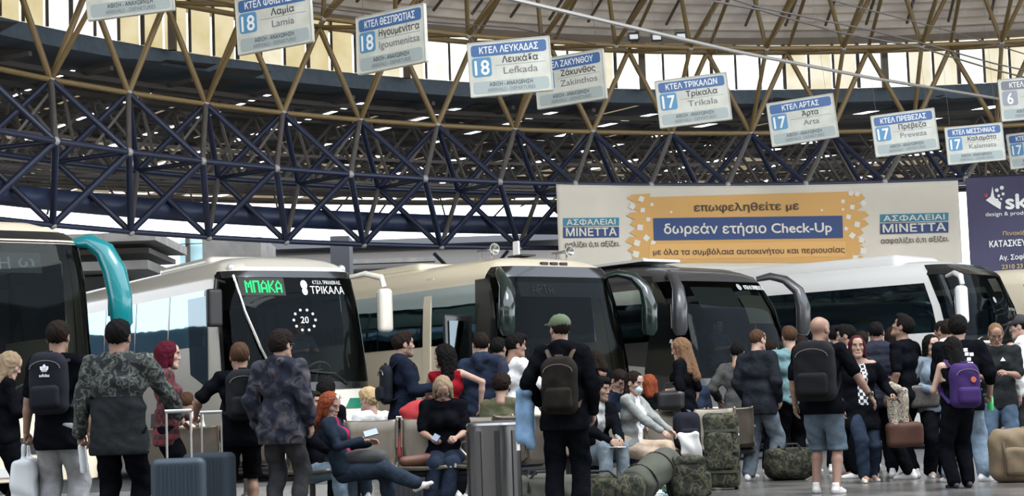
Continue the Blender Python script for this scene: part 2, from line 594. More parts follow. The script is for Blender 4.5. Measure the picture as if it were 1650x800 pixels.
# unseen roof and rear wall of the hall; side slabs added to block sky
MB().box((5, -14, 10.3), (90, 33, .4)).build('ceiling', M_CEIL, kind='structure')
MB().box((-33, 30, 10.3), (38, 50, .4)).build('ceiling', M_CEIL, kind='structure')  # added unseen slab, shades the coach sides from the open sky
MB().box((50, 24, 10.3), (40, 44, .4)).build('ceiling', M_CEIL, kind='structure')  # added unseen slab, keeps bright sky out of the windscreen reflections
hw_ = mat('dull_grey_hall_wall', (.16, .15, .14), .8, mottle=.2, mscale=1)
MB().box((5, -30.6, 5), (90, .4, 10.3)).build('wall_rear', hw_, kind='structure')
MB().box((-49, 62, 3.6), (1.0, 110, 7.4)).build('added_reflection_wall', mat('dark_reflection_wall_paint', (.03, .04, .055), .8, mottle=.3, mscale=.3), kind='structure')  # added unseen wall, darkens the lower half of side-window reflections
# clerestory ring: fascia, posts, panes
kk = np.arange(-9, 17.01, 0.5)
P = np.array([[ringp(1.115, .3515, k), ringp(1.03, .3495, k), ringp(1.03, .3655, k), ringp(1.045, .3655, k)] for k in kk])
P2 = np.array([[ringp(1.027, z, k) for z in (.3285, .3495)] for k in kk])
MB().grid(P).build('trim_1', M_GREYBLUE, kind='structure')
P3 = np.array([[ringp(1.022, z, k) for z in (.413, .419)] for k in kk])
WB, WT = .3655, .4175
lintel = MB()
lintel.grid([[ringp(1.03, WT, k), ringp(1.036, .428, k)] for k in np.arange(-8, 16, .5)])
lintel.tube([ringp(1.028, WT + .004, k) for k in np.arange(-8, 16, .5)], .11, 4)
lintel.build('trim_2', mat('brown_lintel_paint', (.12, .09, .06), .6), kind='structure', smooth=False)
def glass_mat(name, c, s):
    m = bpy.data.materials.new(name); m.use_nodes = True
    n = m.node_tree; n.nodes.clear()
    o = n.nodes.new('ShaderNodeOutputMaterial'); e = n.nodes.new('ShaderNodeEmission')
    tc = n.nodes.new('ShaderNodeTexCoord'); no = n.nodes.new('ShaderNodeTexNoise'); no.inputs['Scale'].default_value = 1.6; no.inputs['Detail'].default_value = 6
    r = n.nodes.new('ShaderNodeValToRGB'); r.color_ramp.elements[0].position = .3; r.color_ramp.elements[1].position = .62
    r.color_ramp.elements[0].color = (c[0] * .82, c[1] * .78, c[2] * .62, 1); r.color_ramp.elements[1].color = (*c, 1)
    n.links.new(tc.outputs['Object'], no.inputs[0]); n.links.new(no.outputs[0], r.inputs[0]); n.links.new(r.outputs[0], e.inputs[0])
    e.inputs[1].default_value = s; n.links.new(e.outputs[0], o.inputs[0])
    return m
G_YEL = glass_mat('daylit_yellowed_pane', (1.0, .87, .55), .62)
G_PALE = glass_mat('daylit_cream_pane', (1.0, .94, .76), .74)
G_WHITE = glass_mat('daylit_clear_pane', (.96, 1.0, 1.0), 1.1)
NP = 10
def kpix(x): return ringhit(x, 130, 1.03)[0]
post_k = []
k0 = kpix(266)
win_n = 0
for s in range(-2, 6):
    ka = k0 + 3 * s
    win_n += 1
    W = empty('window_%d' % win_n, ringp(1.03, WB, ka + 1.5), kind='structure')
    Wi = Matrix.Translation(-W.location)
    def loc(p): return Wi @ p
    pm = MB().box((0, 0, 0), (0.001, .001, .001))
    # thick post
    a0, a1 = ringp(1.018, WB - .003, ka), ringp(1.018, WT + .004, ka)
    MB().tube([loc(a0), loc(a1)], .11, 4).build('post', mat('brown_clerestory_post', (.10, .08, .06), .6), W)
    for i in range(NP):
        u0, u1 = ka + 3 * i / NP, ka + 3 * (i + 1) / NP
        g = .018
        xc = topix(ringp(1.03, .39, (u0 + u1) / 2))[0]
        rn = rnd.random()
        if xc < 78 or 205 < xc < 350: gm = G_YEL
        elif 350 <= xc < 640: gm = G_PALE if rn < .8 else G_YEL
        elif xc < 205: gm = G_WHITE
        elif xc < 690: gm = G_PALE
        elif xc < 1600: gm = G_WHITE if rn < .72 else G_PALE
        else: gm = G_PALE if rn < .8 else G_YEL
        q = [ringp(1.03, WB, u0 + g), ringp(1.03, WB, u1 - g), ringp(1.03, WT, u1 - g), ringp(1.03, WT, u0 + g)]
        q2 = [ringp(1.032, WB, u0 + g), ringp(1.032, WB, u1 - g), ringp(1.032, WT, u1 - g), ringp(1.032, WT, u0 + g)]
        MB().add([loc(p) for p in q + q2], [(0, 1, 2, 3), (7, 6, 5, 4), (0, 4, 5, 1), (1, 5, 6, 2), (2, 6, 7, 3), (3, 7, 4, 0)]).build('pane', gm, W)
        if i:
            MB().tube([loc(ringp(1.027, WB, u0)), loc(ringp(1.027, WT, u0))], .038 if i % 3 else .055, 4).build('mullion', M_MULL, W)

# ------------------------------------------------------------------ the space truss
def unit_tube(name, m, n=10):
    mb = MB(); mb.tube([(0, 0, 0), (0, 0, 1)], 1.0, n, up=(0, 1, 0))
    return mb.mesh(name, m, True)
UT = {id(M_GOLD): unit_tube('ochre_tube', M_GOLD), id(M_BLUE): unit_tube('blue_tube', M_BLUE), id(M_RIB): unit_tube('rib_tube', M_RIB, 6), id(M_GREYT): unit_tube('grey_tube', M_GREYT)}
TR = empty('space_truss', ringp(1, 0, 6) * 1.0, label='ring-shaped roof space truss of ochre and dark blue steel tubes', cat='roof truss')
TR.location.z = 0
TL = TR.location.copy()
def strut(a, b, r, m, name='strut', parent=TR):
    o = link_mesh(name, UT[id(m)], parent)
    d = b - a
    o.matrix_local = Matrix.Translation(a - TL) @ d.to_track_quat('Z', 'Y').to_matrix().to_4x4() @ Matrix.Diagonal((r, r, d.length, 1))
    return o
ball = bpy.data.meshes.new('node_ball'); bmx = bmesh.new(); bmesh.ops.create_icosphere(bmx, subdivisions=2, radius=1); bmx.to_mesh(ball); bmx.free()
ball.materials.append(M_NODE); ball.polygons.foreach_set('use_smooth', [True] * len(ball.polygons))
def node(p, r):
    o = link_mesh('node', ball, TR); o.location = p - TL; o.scale = (r, r, r); return o
NU = lambda k: ringp(1.0, .310, k)
NM = lambda k: ringp(.952, .245, k + .5)
N2 = lambda k: ringp(1.045, .246, k + .5)
NL = lambda k: ringp(1.0, .1806, k)
T1 = lambda k: ringp(.93, .394, k)
T2 = lambda k: ringp(1.0, .403, k + .5)
T3 = lambda k: ringp(.865, ceil_z(.865) - .018, k + .5)
T4 = lambda k: ringp(.79, .452, k)
for k in range(-3, 14):
    strut(NU(k), NU(k + 1), .055, M_GOLD, 'ring_chord')
    node(NU(k), .085)
    strut(NU(k), T2(k), .062, M_GOLD); strut(NU(k), T2(k - 1), .062, M_GOLD)
    if k % 2 == 0 or k > 7: strut(NU(k), T1(k), .05, M_GOLD)
    strut(T1(k), T1(k + 1), .055, M_GOLD, 'ring_chord')
    strut(T2(k), T2(k + 1), .06, M_GOLD, 'ring_chord')
    strut(T1(k), T2(k), .045, M_GOLD); strut(T1(k + 1), T2(k), .045, M_GOLD)
    strut(T1(k), T3(k), .05, M_GOLD); strut(T1(k), T3(k - 1), .05, M_GOLD)
    strut(T1(k), T4(k), .05, M_GOLD); strut(T3(k), T2(k), .045, M_GOLD)
    strut(T4(k), T3(k), .05, M_GOLD); strut(T4(k), T3(k - 1), .05, M_GOLD)
    node(T1(k), .08)
    strut(NU(k), NM(k), .062, M_BLUE); strut(NU(k), NM(k - 1), .058, M_GREYT)
    strut(NU(k), N2(k), .062, M_BLUE); strut(NU(k), N2(k - 1), .062, M_BLUE)
    strut(NM(k), NM(k + 1), .058, M_BLUE, 'ring_chord')
    strut(N2(k), N2(k + 1), .055, M_BLUE, 'ring_chord')
    strut(NM(k), N2(k), .045, M_BLUE)
    node(NM(k), .085)
    if k < 10:
        node(N2(k), .075)
        strut(NL(k), NM(k), .066, M_BLUE); strut(NL(k), NM(k - 1), .066, M_BLUE)
        strut(NL(k), N2(k), .055, M_GREYT); strut(NL(k), N2(k - 1), .062, M_BLUE)
        strut(NL(k), NL(k + 1), .055, M_BLUE, 'ring_chord')
        node(NL(k), .085)
# ribs of the dome running inward
for k in np.arange(-3, 14, .5):
    for r in (1.0, .85, .70):
        strut(ringp(r, ceil_z(r) - .006, k), ringp(r - .15, ceil_z(r - .15) - .006, k), .035, M_RIB, 'rib')
# the thick blue duct running round behind the lower chord
MB().tube([ringp(1.035, .209, k) for k in np.arange(-5, 9.6, .5)], .21, 16).build('duct', mat('dark_blue_duct_paint', (.016, .027, .065), .42, mottle=.35, mscale=2), smooth=True,
    label='thick dark blue duct curving round behind the lower truss chord', cat='duct')
# outer lattice that carries the canopy: too fine and far to pick apart
lat = MB()
def lattice(ra, rb, zt, zb, step, r0, kA=-6, kB=15):
    for k in np.arange(kA, kB, step):
        t0, t1 = ringp(ra, zt, k), ringp(ra, zt, k + step)
        b0 = ringp(rb, zb, k + step / 2); b1 = ringp(rb, zb, k + 1.5 * step)
        c0 = ringp(2 * rb - ra, zt, k + step / 2 * 0)
        for a, b in ((t0, t1), (b0, b1), (t0, b0), (t1, b0), (c0, b0)):
            lat.tube([a, b], r0, 4, cap=False)
for i, r in enumerate((1.12, 1.2, 1.28, 1.38, 1.5, 1.62, 1.74)):
    zb_ = .264 + (r - 1.12) * .112
    lattice(r, r + .035, .342, zb_, .9, .04 + .003 * i)
    for k in np.arange(-6, 15, .9):
        lat.tube([ringp(r + .035, zb_, k + .45), ringp(r + .115, zb_ + .01, k + .45)], .035, 4, cap=False)
rl = random.Random(9)
for r in (1.22, 1.34, 1.46, 1.58, 1.72, 1.86):
    for k in np.arange(-6, 15, .35):
        lat.tube([ringp(r, .34, k), ringp(r + .03 * rl.random(), .266 + (r - 1.12) * .112 + .012 * rl.random(), k + rl.uniform(-.5, .5))], .035, 4, cap=False)
    lat.tube([ringp(r, .266 + (r - 1.12) * .112, k) for k in np.arange(-6, 15, .5)], .05, 4)
    lat.tube([ringp(r, .30 + (r - 1.12) * .05, k) for k in np.arange(-6, 15, .5)], .05, 4)
for k in np.arange(-6, 12, .4):
    lat.tube([ringp(1.62, .325, k), ringp(1.62, .275, k + rl.uniform(-.35, .35))], .035, 4, cap=False)
    if rl.random() < .5: lat.tube([ringp(1.62, .30, k), ringp(1.62, .322, k + rl.uniform(.2, .5))], .03, 4, cap=False)
lat.v = [(x - TL.x, y - TL.y, z - TL.z) for x, y, z in lat.v]
lat.build('rear_lattice', mat('brown_black_lattice_tube', (.13, .115, .10), .5), TR, kind='stuff')

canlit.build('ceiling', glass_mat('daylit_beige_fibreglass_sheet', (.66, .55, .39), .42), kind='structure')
# ------------------------------------------------------------------ what stands beyond the bays
def bg(name, x0, x1, y0, y1, d, depth, m, **kw):
    a, b_ = at(x0, y1, d), at(x1, y0, d)
    z0, z1 = min(a[2], b_[2]), max(a[2], b_[2])
    return MB().box(((a[0] + b_[0]) / 2, d + depth / 2, (z0 + z1) / 2), (b_[0] - a[0], depth, z1 - z0)).build(name, m, **kw)
B1 = empty('concrete_building', (-14, 66, 0), label='layered grey concrete building end beyond the bays at left', cat='building')
def slab(x0, x1, y0, y1, d, dep, m=M_CONC, nm='beam'):
    a, b_ = at(x0, y1, d), at(x1, y0, d)
    o = MB().box(((a[0] + b_[0]) / 2 + 14, d + dep / 2 - 66, (a[2] + b_[2]) / 2), (b_[0] - a[0], dep, abs(b_[2] - a[2]))).build(nm, m, B1); return o
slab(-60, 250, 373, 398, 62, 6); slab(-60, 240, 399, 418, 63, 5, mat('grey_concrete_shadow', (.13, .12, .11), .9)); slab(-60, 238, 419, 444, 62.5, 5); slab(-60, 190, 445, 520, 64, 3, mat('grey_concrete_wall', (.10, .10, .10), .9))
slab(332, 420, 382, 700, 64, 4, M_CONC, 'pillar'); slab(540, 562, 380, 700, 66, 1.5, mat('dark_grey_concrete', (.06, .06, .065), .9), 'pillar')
B2 = empty('office_building', (-6, 80, 0), label='pale teal glazed building front in daylight beyond the bays', cat='building')
def sl2(x0, x1, y0, y1, d, dep, m, nm):
    a, b_ = at(x0, y1, d), at(x1, y0, d)
    return MB().box(((a[0] + b_[0]) / 2 + 6, d + dep / 2 - 80, (a[2] + b_[2]) / 2), (b_[0] - a[0], dep, abs(b_[2] - a[2]))).build(nm, m, B2)
M_TEAL = mat('pale_teal_glazing', (.45, .68, .70), .3)
sl2(296, 332, 384, 760, 75, 1, M_TEAL, 'glazed_front'); sl2(301, 304, 380, 520, 74.6, .3, M_MULL, 'frame'); sl2(240, 332, 392, 395, 74.5, .3, M_MULL, 'frame')
sl2(415, 905, 397, 440, 72, 4, mat('warm_grey_render', (.24, .22, .2), .9), 'wall')
sl2(415, 905, 386, 393, 71.5, 3, mat('grey_roof_edge', (.12, .12, .13), .8), 'parapet'); sl2(556, 700, 414, 426, 71, .6, M_CONC, 'ledge')
sl2(415, 905, 441, 700, 73, 3, mat('dark_shopfront', (.06, .08, .10), .5), 'shopfront')
HP = empty('canopy_prop', at(760, 440, 60), label='dark steel strut head under the far canopy edge', cat='post'); 
HP.location.z = 0
MB().tube([(0, 0, 0), (0, 0, 5.0)], .11, 8).build('pole', M_BLUE, HP)
for s in (-1, 1): MB().tube([(0, 0, 4.9), (s * 1.2, 0, 6.2)], .06, 6).build('brace', M_BLUE, HP)

# ------------------------------------------------------------------ hanging destination signs
M_SIGN = mat('weathered_white_sign_board', (.52, .53, .47), .5, mottle=.12, mscale=3)
M_SBLUE = mat('royal_blue_print', (.045, .12, .29), .5)
M_SLIGHT = mat('sky_blue_print', (.08, .24, .41), .5)
M_SGREY = mat('pale_grey_print', (.33, .385, .38), .5)
M_SDK = mat('dark_grey_print', (.16, .17, .19), .5)
M_SDK2 = mat('mid_grey_print', (.27, .28, .31), .5)
M_WH = mat('white_print', (.75, .77, .76), .5)
M_BK = mat('charcoal_print', (.045, .045, .05), .6)
M_BK2 = mat('grey_print', (.16, .17, .18), .6)
M_WIRE = mat('steel_wire', (.1, .1, .1), .5, .5)
def put_text(mb, body, x, y, h, y_off, width=None, bold=0.02, mi=0, align='CENTER'):
    v, f = text_verts(body, h, bold, width, align)
    if len(v): mb.add([(a[0] + x, y_off - a[2], a[1] + y) for a in v], f, mi)
SW, SH = 1.5, 1.0
def hang_sign(cx, cy, wpx, hpx, slope, head, gr, la, num, grey=False, label='', dmax=39.5):
    d = F * SH / hpx
    sc_ = min(1.0, dmax / d); d *= sc_
    C = at(cx, cy, d)
    yaw = math.acos(min(.995, wpx / (SW * sc_ * F / d)))
    nat = math.tan(yaw) * (C[2] - CAM_H) / d + math.tan(ROLL)
    tilt = math.atan((slope - nat) * math.cos(yaw))
    root = empty('hanging_sign', C, 0, label, 'sign', 'hanging arrival and departure signs')
    root.matrix_world = Matrix.Translation(C) @ Matrix.Rotation(-yaw, 4, 'Z') @ Matrix.Rotation(-tilt, 4, 'Y') @ Matrix.Scale(sc_, 4)
    # board, front at y=-0.03
    def panel(nm, x0, x1, z0, z1, r, y, m, dep=.006):
        M = Matrix.Translation(((x0 + x1) / 2, y, (z0 + z1) / 2)) @ Matrix.Rotation(PI / 2, 4, 'X')
        return MB().prism(rounded_rect(x1 - x0, z1 - z0, r), 0, dep, M).build(nm, m, root)
    panel('board', -SW/2, SW/2, -SH/2, SH/2, .03, .03, M_SIGN, .06)
    fr = MB()
    for a, b in (((-SW/2+.012, -SH/2+.012), (SW/2-.012, -SH/2+.012)), ((SW/2-.012, -SH/2+.012), (SW/2-.012, SH/2-.012)), ((SW/2-.012, SH/2-.012), (-SW/2+.012, SH/2-.012)), ((-SW/2+.012, SH/2-.012), (-SW/2+.012, -SH/2+.012))):
        fr.tube([(a[0], -.03, a[1]), (b[0], -.03, b[1])], .012, 6)
    fr.build('rim', mat('grey_aluminium_rim', (.42, .42, .38), .5), root)
    hm, nm_ = (M_SDK, M_SDK2) if grey else (M_SBLUE, M_SLIGHT)
    panel('header_band', -SW/2+.07, SW/2-.07, SH/2-.27, SH/2-.06, .05, -.03, hm)
    panel('number_panel', -SW/2+.075, -SW/2+.42, SH/2-.64, SH/2-.29, .05, -.03, nm_)
    panel('footer_band', -SW/2+.07, SW/2-.07, -SH/2+.05, -SH/2+.27, .05, -.03, M_SGREY)
    t = MB()
    put_text(t, head, -.33 if head == 'ΚΤΕΛ' else 0, SH/2 - .22, .165, -.038, width=min(1.1, .082 * len(head)), bold=.022)
    put_text(t, num, -SW/2 + .247, SH/2 - .60, .37 if len(num) < 3 else .3, -.038, width=.27 if len(num) > 1 else .14, bold=.02)
    t.build('lettering', M_WH, root)
    t = MB()
    put_text(t, gr, .19, SH/2 - .415, .165, -.033, width=min(.88, .093 * len(gr)) if gr else None, bold=.02)
    put_text(t, 'ΑΦΙΞΗ - ΑΝΑΧΩΡΗΣΗ', 0, -SH/2 + .175, .095, -.038, width=.78, bold=.014)
    t.build('lettering', M_BK, root)
    t = MB()
    put_text(t, la, .19, SH/2 - .62, .175, -.033, width=min(.88, .088 * len(la)) if la else None, bold=.006)
    put_text(t, 'ARRIVALS - DEPARTURES', 0, -SH/2 + .075, .095, -.038, width=.86, bold=.004)
    t.box((.19, -.032, SH/2 - .455), (.9, .003, .006))
    t.build('lettering', M_BK2, root)
    w = MB()
    for sx in (-.6, .6):
        w.tube([(sx, 0, SH/2), (sx, 0, SH/2 + 5)], .004, 4)
    w.build('suspension_wire', M_WIRE, root)
    return root
hang_sign(208, -21, 148, 98, -.13 * -1, 'ΚΤΕΛ', '', '', '18', label='leftmost hanging white sign, cut by the top edge of the frame')
hang_sign(442, 33, 131, 96, .185, 'ΚΤΕΛ ΦΘΙΩΤΙΔΑΣ', 'Λαμία', 'Lamia', '18', label='hanging white bus sign for Lamia, number 18')
hang_sign(631, 64, 118, 97, .205, 'ΚΤΕΛ ΘΕΣΠΡΩΤΙΑΣ', 'Ηγουμενίτσα', 'Igoumenitsa', '18', label='hanging white bus sign for Igoumenitsa, number 18')
hang_sign(919, 128, 112, 83, .175, 'ΚΤΕΛ ΖΑΚΥΝΘΟΥ', 'Ζάκυνθος', 'Zakinthos', '18', label='hanging white sign for Zakinthos, partly behind the Lefkada sign')
hang_sign(822, 108, 138, 91, .095, 'ΚΤΕΛ ΛΕΥΚΑΔΑΣ', 'Λευκάδα', 'Lefkada', '18', label='hanging white bus sign for Lefkada, number 18')
hang_sign(1117, 162, 127, 79, .13, 'ΚΤΕΛ ΤΡΙΚΑΛΩΝ', 'Τρίκαλα', 'Trikala', '17', label='hanging white bus sign for Trikala, number 17')
hang_sign(1293, 194, 107, 73, .163, 'ΚΤΕΛ ΑΡΤΑΣ', 'Άρτα', 'Arta', '17', label='hanging white bus sign for Arta, number 17')
hang_sign(1458, 214, 110, 69, .133, 'ΚΤΕΛ ΠΡΕΒΕΖΑΣ', 'Πρέβεζα', 'Preveza', '17', label='hanging white bus sign for Preveza, number 17')
hang_sign(1668, 240, 108, 58, .13, 'ΚΤΕΛ', '', '', '17', dmax=41.5, label='hanging blue-headed sign at the right edge, behind the Kalamata sign')
hang_sign(1571, 232, 111, 62, .095, 'ΚΤΕΛ ΜΕΣΣΗΝΙΑΣ', 'Καλαμάτα', 'Kalamata', '17', label='hanging white bus sign for Kalamata, number 17')
hang_sign(1663, 158, 118, 70, .09, 'ΚΤΕΛ', '', '', '6', grey=True, label='hanging sign with grey header and number 6 at the right edge')

# ------------------------------------------------------------------ long cable pipe, wires, floodlights
def line3(pts, r, name, m, label, cat, n=6):
    P = [at(*p) for p in pts]
    return MB().tube(P, r, n).build(name, m, smooth=True, label=label, cat=cat)
line3([(700, -30, 24), (830, 0, 26), (1000, 40, 29), (1180, 82, 33), (1400, 125, 38), (1600, 158, 43), (1680, 172, 45)], .035, 'cable_pipe', mat('grey_galvanised_pipe', (.36, .35, .33), .4, .5), 'long grey pipe crossing diagonally under the dome', 'pipe')
M_CAB = mat('dark_cable', (.06, .05, .045), .6)
line3([(1120, -20, 26), (1224, 12, 28), (1400, 48, 32), (1480, 68, 34), (1600, 102, 37), (1680, 120, 39)], .016, 'overhead_cable', M_CAB, 'upper of two dark cables right of the pipe', 'cable')
line3([(1150, 2, 26), (1224, 16, 28), (1350, 52, 31), (1480, 76, 34), (1600, 112, 37), (1680, 132, 39)], .018, 'overhead_cable', M_CAB, 'lower of two dark cables right of the pipe', 'cable')
line3([(1300, -10, 29), (1400, 16, 32), (1530, 50, 36), (1680, 96, 40)], .014, 'overhead_cable', M_CAB, 'thin dark cable nearest the top right corner', 'cable')
line3([(400, -5, 34), (560, 18, 36), (700, 36, 38), (830, 45, 39), (960, 72, 41)], .014, 'overhead_cable', M_CAB, 'thin dark cable above the Igoumenitsa sign', 'cable')
for i, (x, y, lb) in enumerate(((1021, 59, 'leftmost of the three floodlights under the dome'), (1058, 60, 'middle of the three floodlights under the dome'), (1097, 58, 'rightmost of the three floodlights under the dome'))):
    C = at(x, y, 38)
    r = empty('floodlight', C, 0, lb, 'floodlight', 'floodlights under the dome')
    Mt = Matrix.Rotation(math.radians(-25), 3, 'X')
    MB().box((0, 0, 0), (.22, .08, .16), M=Mt).build('housing', mat('black_lamp_housing', (.015, .015, .015), .5), r)
    MB().box((0, -.045, -.015), (.17, .02, .11), M=Mt).build('lens', mat('pale_lamp_lens', (.62, .64, .64), .3), r)
    MB().tube([(-.13, 0, 0), (-.13, .02, .14), (.13, .02, .14), (.13, 0, 0)], .012, 4).build('bracket', MATS['black_lamp_housing'], r)

# ------------------------------------------------------------------ banners on the truss
def cyl(rb):
    def f(k, z, off=0.0): return ringp(rb - off / R0, z, k)
    return f
def banner(name, rb, kA, kB, zA, zB, m, label, wr=.012):
    root = empty(name, ringp(rb, 0, (kA + kB) / 2), 0, label, 'banner')
    root.location.z = CAM_H + zB * R0
    L = root.location
    us = np.linspace(kA, kB, 90); zs = np.linspace(zA, zB, 24)
    P = [[ringp(rb + wr / R0 * (math.sin(u * 9) * .4 + math.sin(u * 23 + z * 300) * .25) * (1 if 1 else 0), z, u) - L for z in zs] for u in us]
    o = MB().grid([[tuple(p) for p in q] for q in P]).build('fabric', m, root, smooth=True)
    sd = o.modifiers.new('thickness', 'SOLIDIFY'); sd.thickness = .004
    return root
RB = .944
kA, _ = ringhit(898, 350, RB); kB, _ = ringhit(1547, 350, RB)
zT = ringhit(1200, 299.5, RB)[1]; zBm = ringhit(1200, 466, RB)[1]
M_CAN = mat('off_white_banner_cloth', (.56, .52, .44), .85, mottle=.06, mscale=1)
BN = banner('insurance_banner', RB, kA, kB, zBm, zT, M_CAN, 'long cream banner with orange panel and blue bar hung on the ring truss')
LB = BN.location.copy()
def onb(x, y, off, rb=RB, L=None):
    k, z = ringhit(x, y, rb)
    return ringp(rb - off / R0, z, k) - (LB if L is None else L)
def bprint(name, polys, m, off, parent=BN, rb=RB, L=None, sub=12):
    mb = MB()
    for poly in polys:
        if len(poly) == 4:
            (x0, y0), (x1, y1), (x2, y2), (x3, y3) = poly
            P = []
            for i in range(sub + 1):
                t = i / sub
                P.append([tuple(onb(x0 + (x1 - x0) * t, y0 + (y1 - y0) * t, off, rb, L)), tuple(onb(x3 + (x2 - x3) * t, y3 + (y2 - y3) * t, off, rb, L))])
            mb.grid(P)
        else:
            mb.add([tuple(onb(x, y, off, rb, L)) for x, y in poly], [tuple(range(len(poly)))])
    return mb.build(name, m, parent)
def btext(body, x0, x1, y0, y1, cap_px, m, off=.03, bold=.02, parent=BN, rb=RB, L=None):
    """text between two baseline pixels lying on the banner"""
    v, f = text_verts(body, 1.0, bold, 1.0, 'LEFT', res=4)
    hgt = 0.72
    out = []
    ka, za = ringhit(x0, y0, rb); kb, zb = ringhit(x1, y1, rb)
    _, zc = ringhit((x0 + x1) / 2, (y0 + y1) / 2 - cap_px, rb); _, zd = ringhit((x0 + x1) / 2, (y0 + y1) / 2, rb)
    up = zc - zd
    for p in v:
        out.append(tuple(ringp(rb - (off + .5 * p[2]) / R0, za + (zb - za) * p[0] + p[1] / hgt * up, ka + (kb - ka) * p[0]) - (LB if L is None else L)))
    return MB().add(out, f).build('lettering', m, parent)
M_OR = mat('faded_orange_print', (.55, .32, .11), .85)
M_OR2 = mat('pale_orange_print', (.62, .36, .13), .85)
M_NAVY = mat('navy_blue_print', (.035, .062, .16), .8)
M_TEALP = mat('teal_blue_print', (.045, .2, .28), .8)
M_SKYP = mat('sky_banner_print', (.06, .33, .52), .8)
M_CW = mat('cream_white_print', (.62, .60, .53), .85)
M_TX = mat('brown_black_print', (.06, .045, .04), .8)
bprint('orange_panel', [[(1045, 318), (1366, 309), (1366, 424), (1045, 424)]], M_OR, .012)
# jagged sides
rj = random.Random(5)
jl = []
for (xe, sgn) in ((1045, -1), (1364, 1)):
    ys = np.linspace(313, 425, 9)
    for i in range(8):
        w = 38 - 26 * abs(math.sin((i + .5) * 1.05)) * .6 + rj.random() * 8
        ya, yb = ys[i], ys[i + 1]
        dy = -.03 * (xe - 1045)
        jl.append([(xe - sgn * 2, ya - 1), (xe + sgn * w * .8, ya - 1 + rj.random() * 3), (xe + sgn * w, (ya + yb) / 2), (xe + sgn * w * .6, yb), (xe - sgn * 2, yb)])
bprint('orange_edge', jl, M_OR, .014)
sq = []
for x, y, s, a in [(1018,333,6,.6),(1035,339,5,.1),(1050,330,3.5,0),(1044,354,4.5,.1),(1031,367,6.5,.1),(1041,384,6,.7),(1026,392,6.5,.3),(1024,410,7,.2),(1052,392,5,.4),(1038,420,6,.1),(1033,321,6,.4),(1081,342,2.5,0),
                (1358,325,4,0),(1373,334,5,.1),(1391,328,6,.7),(1367,350,5,.2),(1381,362,6,.2),(1363,369,4,.5),(1373,380,6,.6),(1388,387,6,.2),(1391,405,7,.1),(1378,416,6,.05),(1371,312,5,.3),(1381,313,5,.5),(1324,339,2.5,0),(1358,338,2.5,0)]:
    sq.append([(x + s * math.cos(a + q), y + s * math.sin(a + q)) for q in (PI/4, 3*PI/4, 5*PI/4, 7*PI/4)])
bprint('white_squares', sq, M_CW, .02, sub=1)
bprint('pale_stripe', [[(1046, 394), (1362, 389), (1362, 414), (1046, 418)]], M_OR2, .02)
bprint('blue_bar', [[(1052, 352), (1357, 348), (1358, 384), (1053, 388)]], M_NAVY, .024)
bprint('sky_strip', [[(1100, 437), (1300, 434), (1300, 470), (1100, 470)]], M_SKYP, .02)
bprint('white_line', [[(900, 431), (1547, 428), (1547, 434), (900, 437)]], M_CW, .016)
bprint('factory_icon', [[(1236, 458), (1236, 447), (1241, 450), (1241, 447), (1246, 450), (1246, 447), (1251, 450), (1251, 443), (1254, 443), (1254, 458)]], M_CW, .028)
bprint('sailboat_icon', [[(1277, 454), (1285, 441), (1291, 454)], [(1277, 455), (1293, 455), (1289, 459), (1280, 459)]], M_CW, .028)
btext('επωφεληθείτε με', 1118, 1287, 341, 338, 12.5, M_TX, .03, .012)
btext('δωρεάν ετήσιο Check-Up', 1069, 1340, 377, 374, 15.5, M_CW, .034, .02)
btext('με όλα τα συμβόλαια αυτοκινήτου και περιουσίας', 1052, 1361, 411, 407, 9, M_TX, .03, .01)
for xa, xb, ya, a_, b_, c_ in ((907, 997, 351, 'ΑΣΦΑΛΕΙΑΙ', 'ΜΙΝΕΤΤΑ', 'ραλίζει ό,τι αξίζει.'), (1418, 1528, 345, 'ΑΣΦΑΛΕΙΑΙ', 'ΜΙΝΕΤΤΑ', 'ασφαλίζει ό,τι αξίζει.')):
    dy = -2 if xa > 1000 else 0
    bprint('teal_box', [[(xa, ya + 1), (xb, ya + dy), (xb, ya + 13 + dy), (xa, ya + 14)]], M_TEALP, .02)
    bprint('navy_box', [[(xa, ya + 15.5), (xb, ya + 15 + dy), (xb, ya + 32 + dy), (xa, ya + 33)]], M_NAVY, .02)
    btext(a_, xa + 5, xb - 6, ya + 12, ya + 11 + dy, 8.5, M_CW, .028, .022)
    btext(b_, xa + 4, xb - 4, ya + 30, ya + 29 + dy, 12.5, M_CW, .028, .022)
    btext(c_, xa + (3 if xa < 1000 else 1), xb + 1, ya + 48, ya + 46 + dy, 8.5, M_TX, .028, .006)
kA2, _ = ringhit(1559, 350, RB); kB2, _ = ringhit(1760, 350, RB)
zT2 = ringhit(1600, 285.5, RB)[1]; zB2 = ringhit(1600, 466, RB)[1]
M_PUR = mat('dark_purple_banner_cloth', (.065, .06, .115), .85)
BP = banner('sign_maker_banner', RB, kA2, kB2, zB2, zT2, M_PUR, 'dark purple advertising banner at the right edge of the ring', .012)
LP = BP.location.copy()
kw = dict(parent=BP, L=LP)
bprint('logo_sail', [[(1588, 323), (1596, 317), (1599, 301), (1602, 318), (1613, 327), (1612, 338), (1600, 331)]], M_WH, .02, **kw)
M_RED = mat('red_print', (.5, .04, .06), .7)
bprint('red_spot', [[(1586, 314), (1591, 312), (1591, 318), (1587, 319)]], M_RED, .02, **kw)
bprint('logo_dots', [[(x + s * math.cos(q * PI / 4), y + s * math.sin(q * PI / 4)) for q in range(8)] for x, y, s in ((1606, 307, 3.2), (1614, 303, 3.4), (1609, 316, 2.4), (1616, 313, 2.6), (1607, 322, 1.7), (1613, 321, 1.8), (1611, 328, 1.6))], M_WH, .022, **kw)
btext('skia', 1620, 1682, 337, 334, 24, M_WH, .02, .03, **kw)
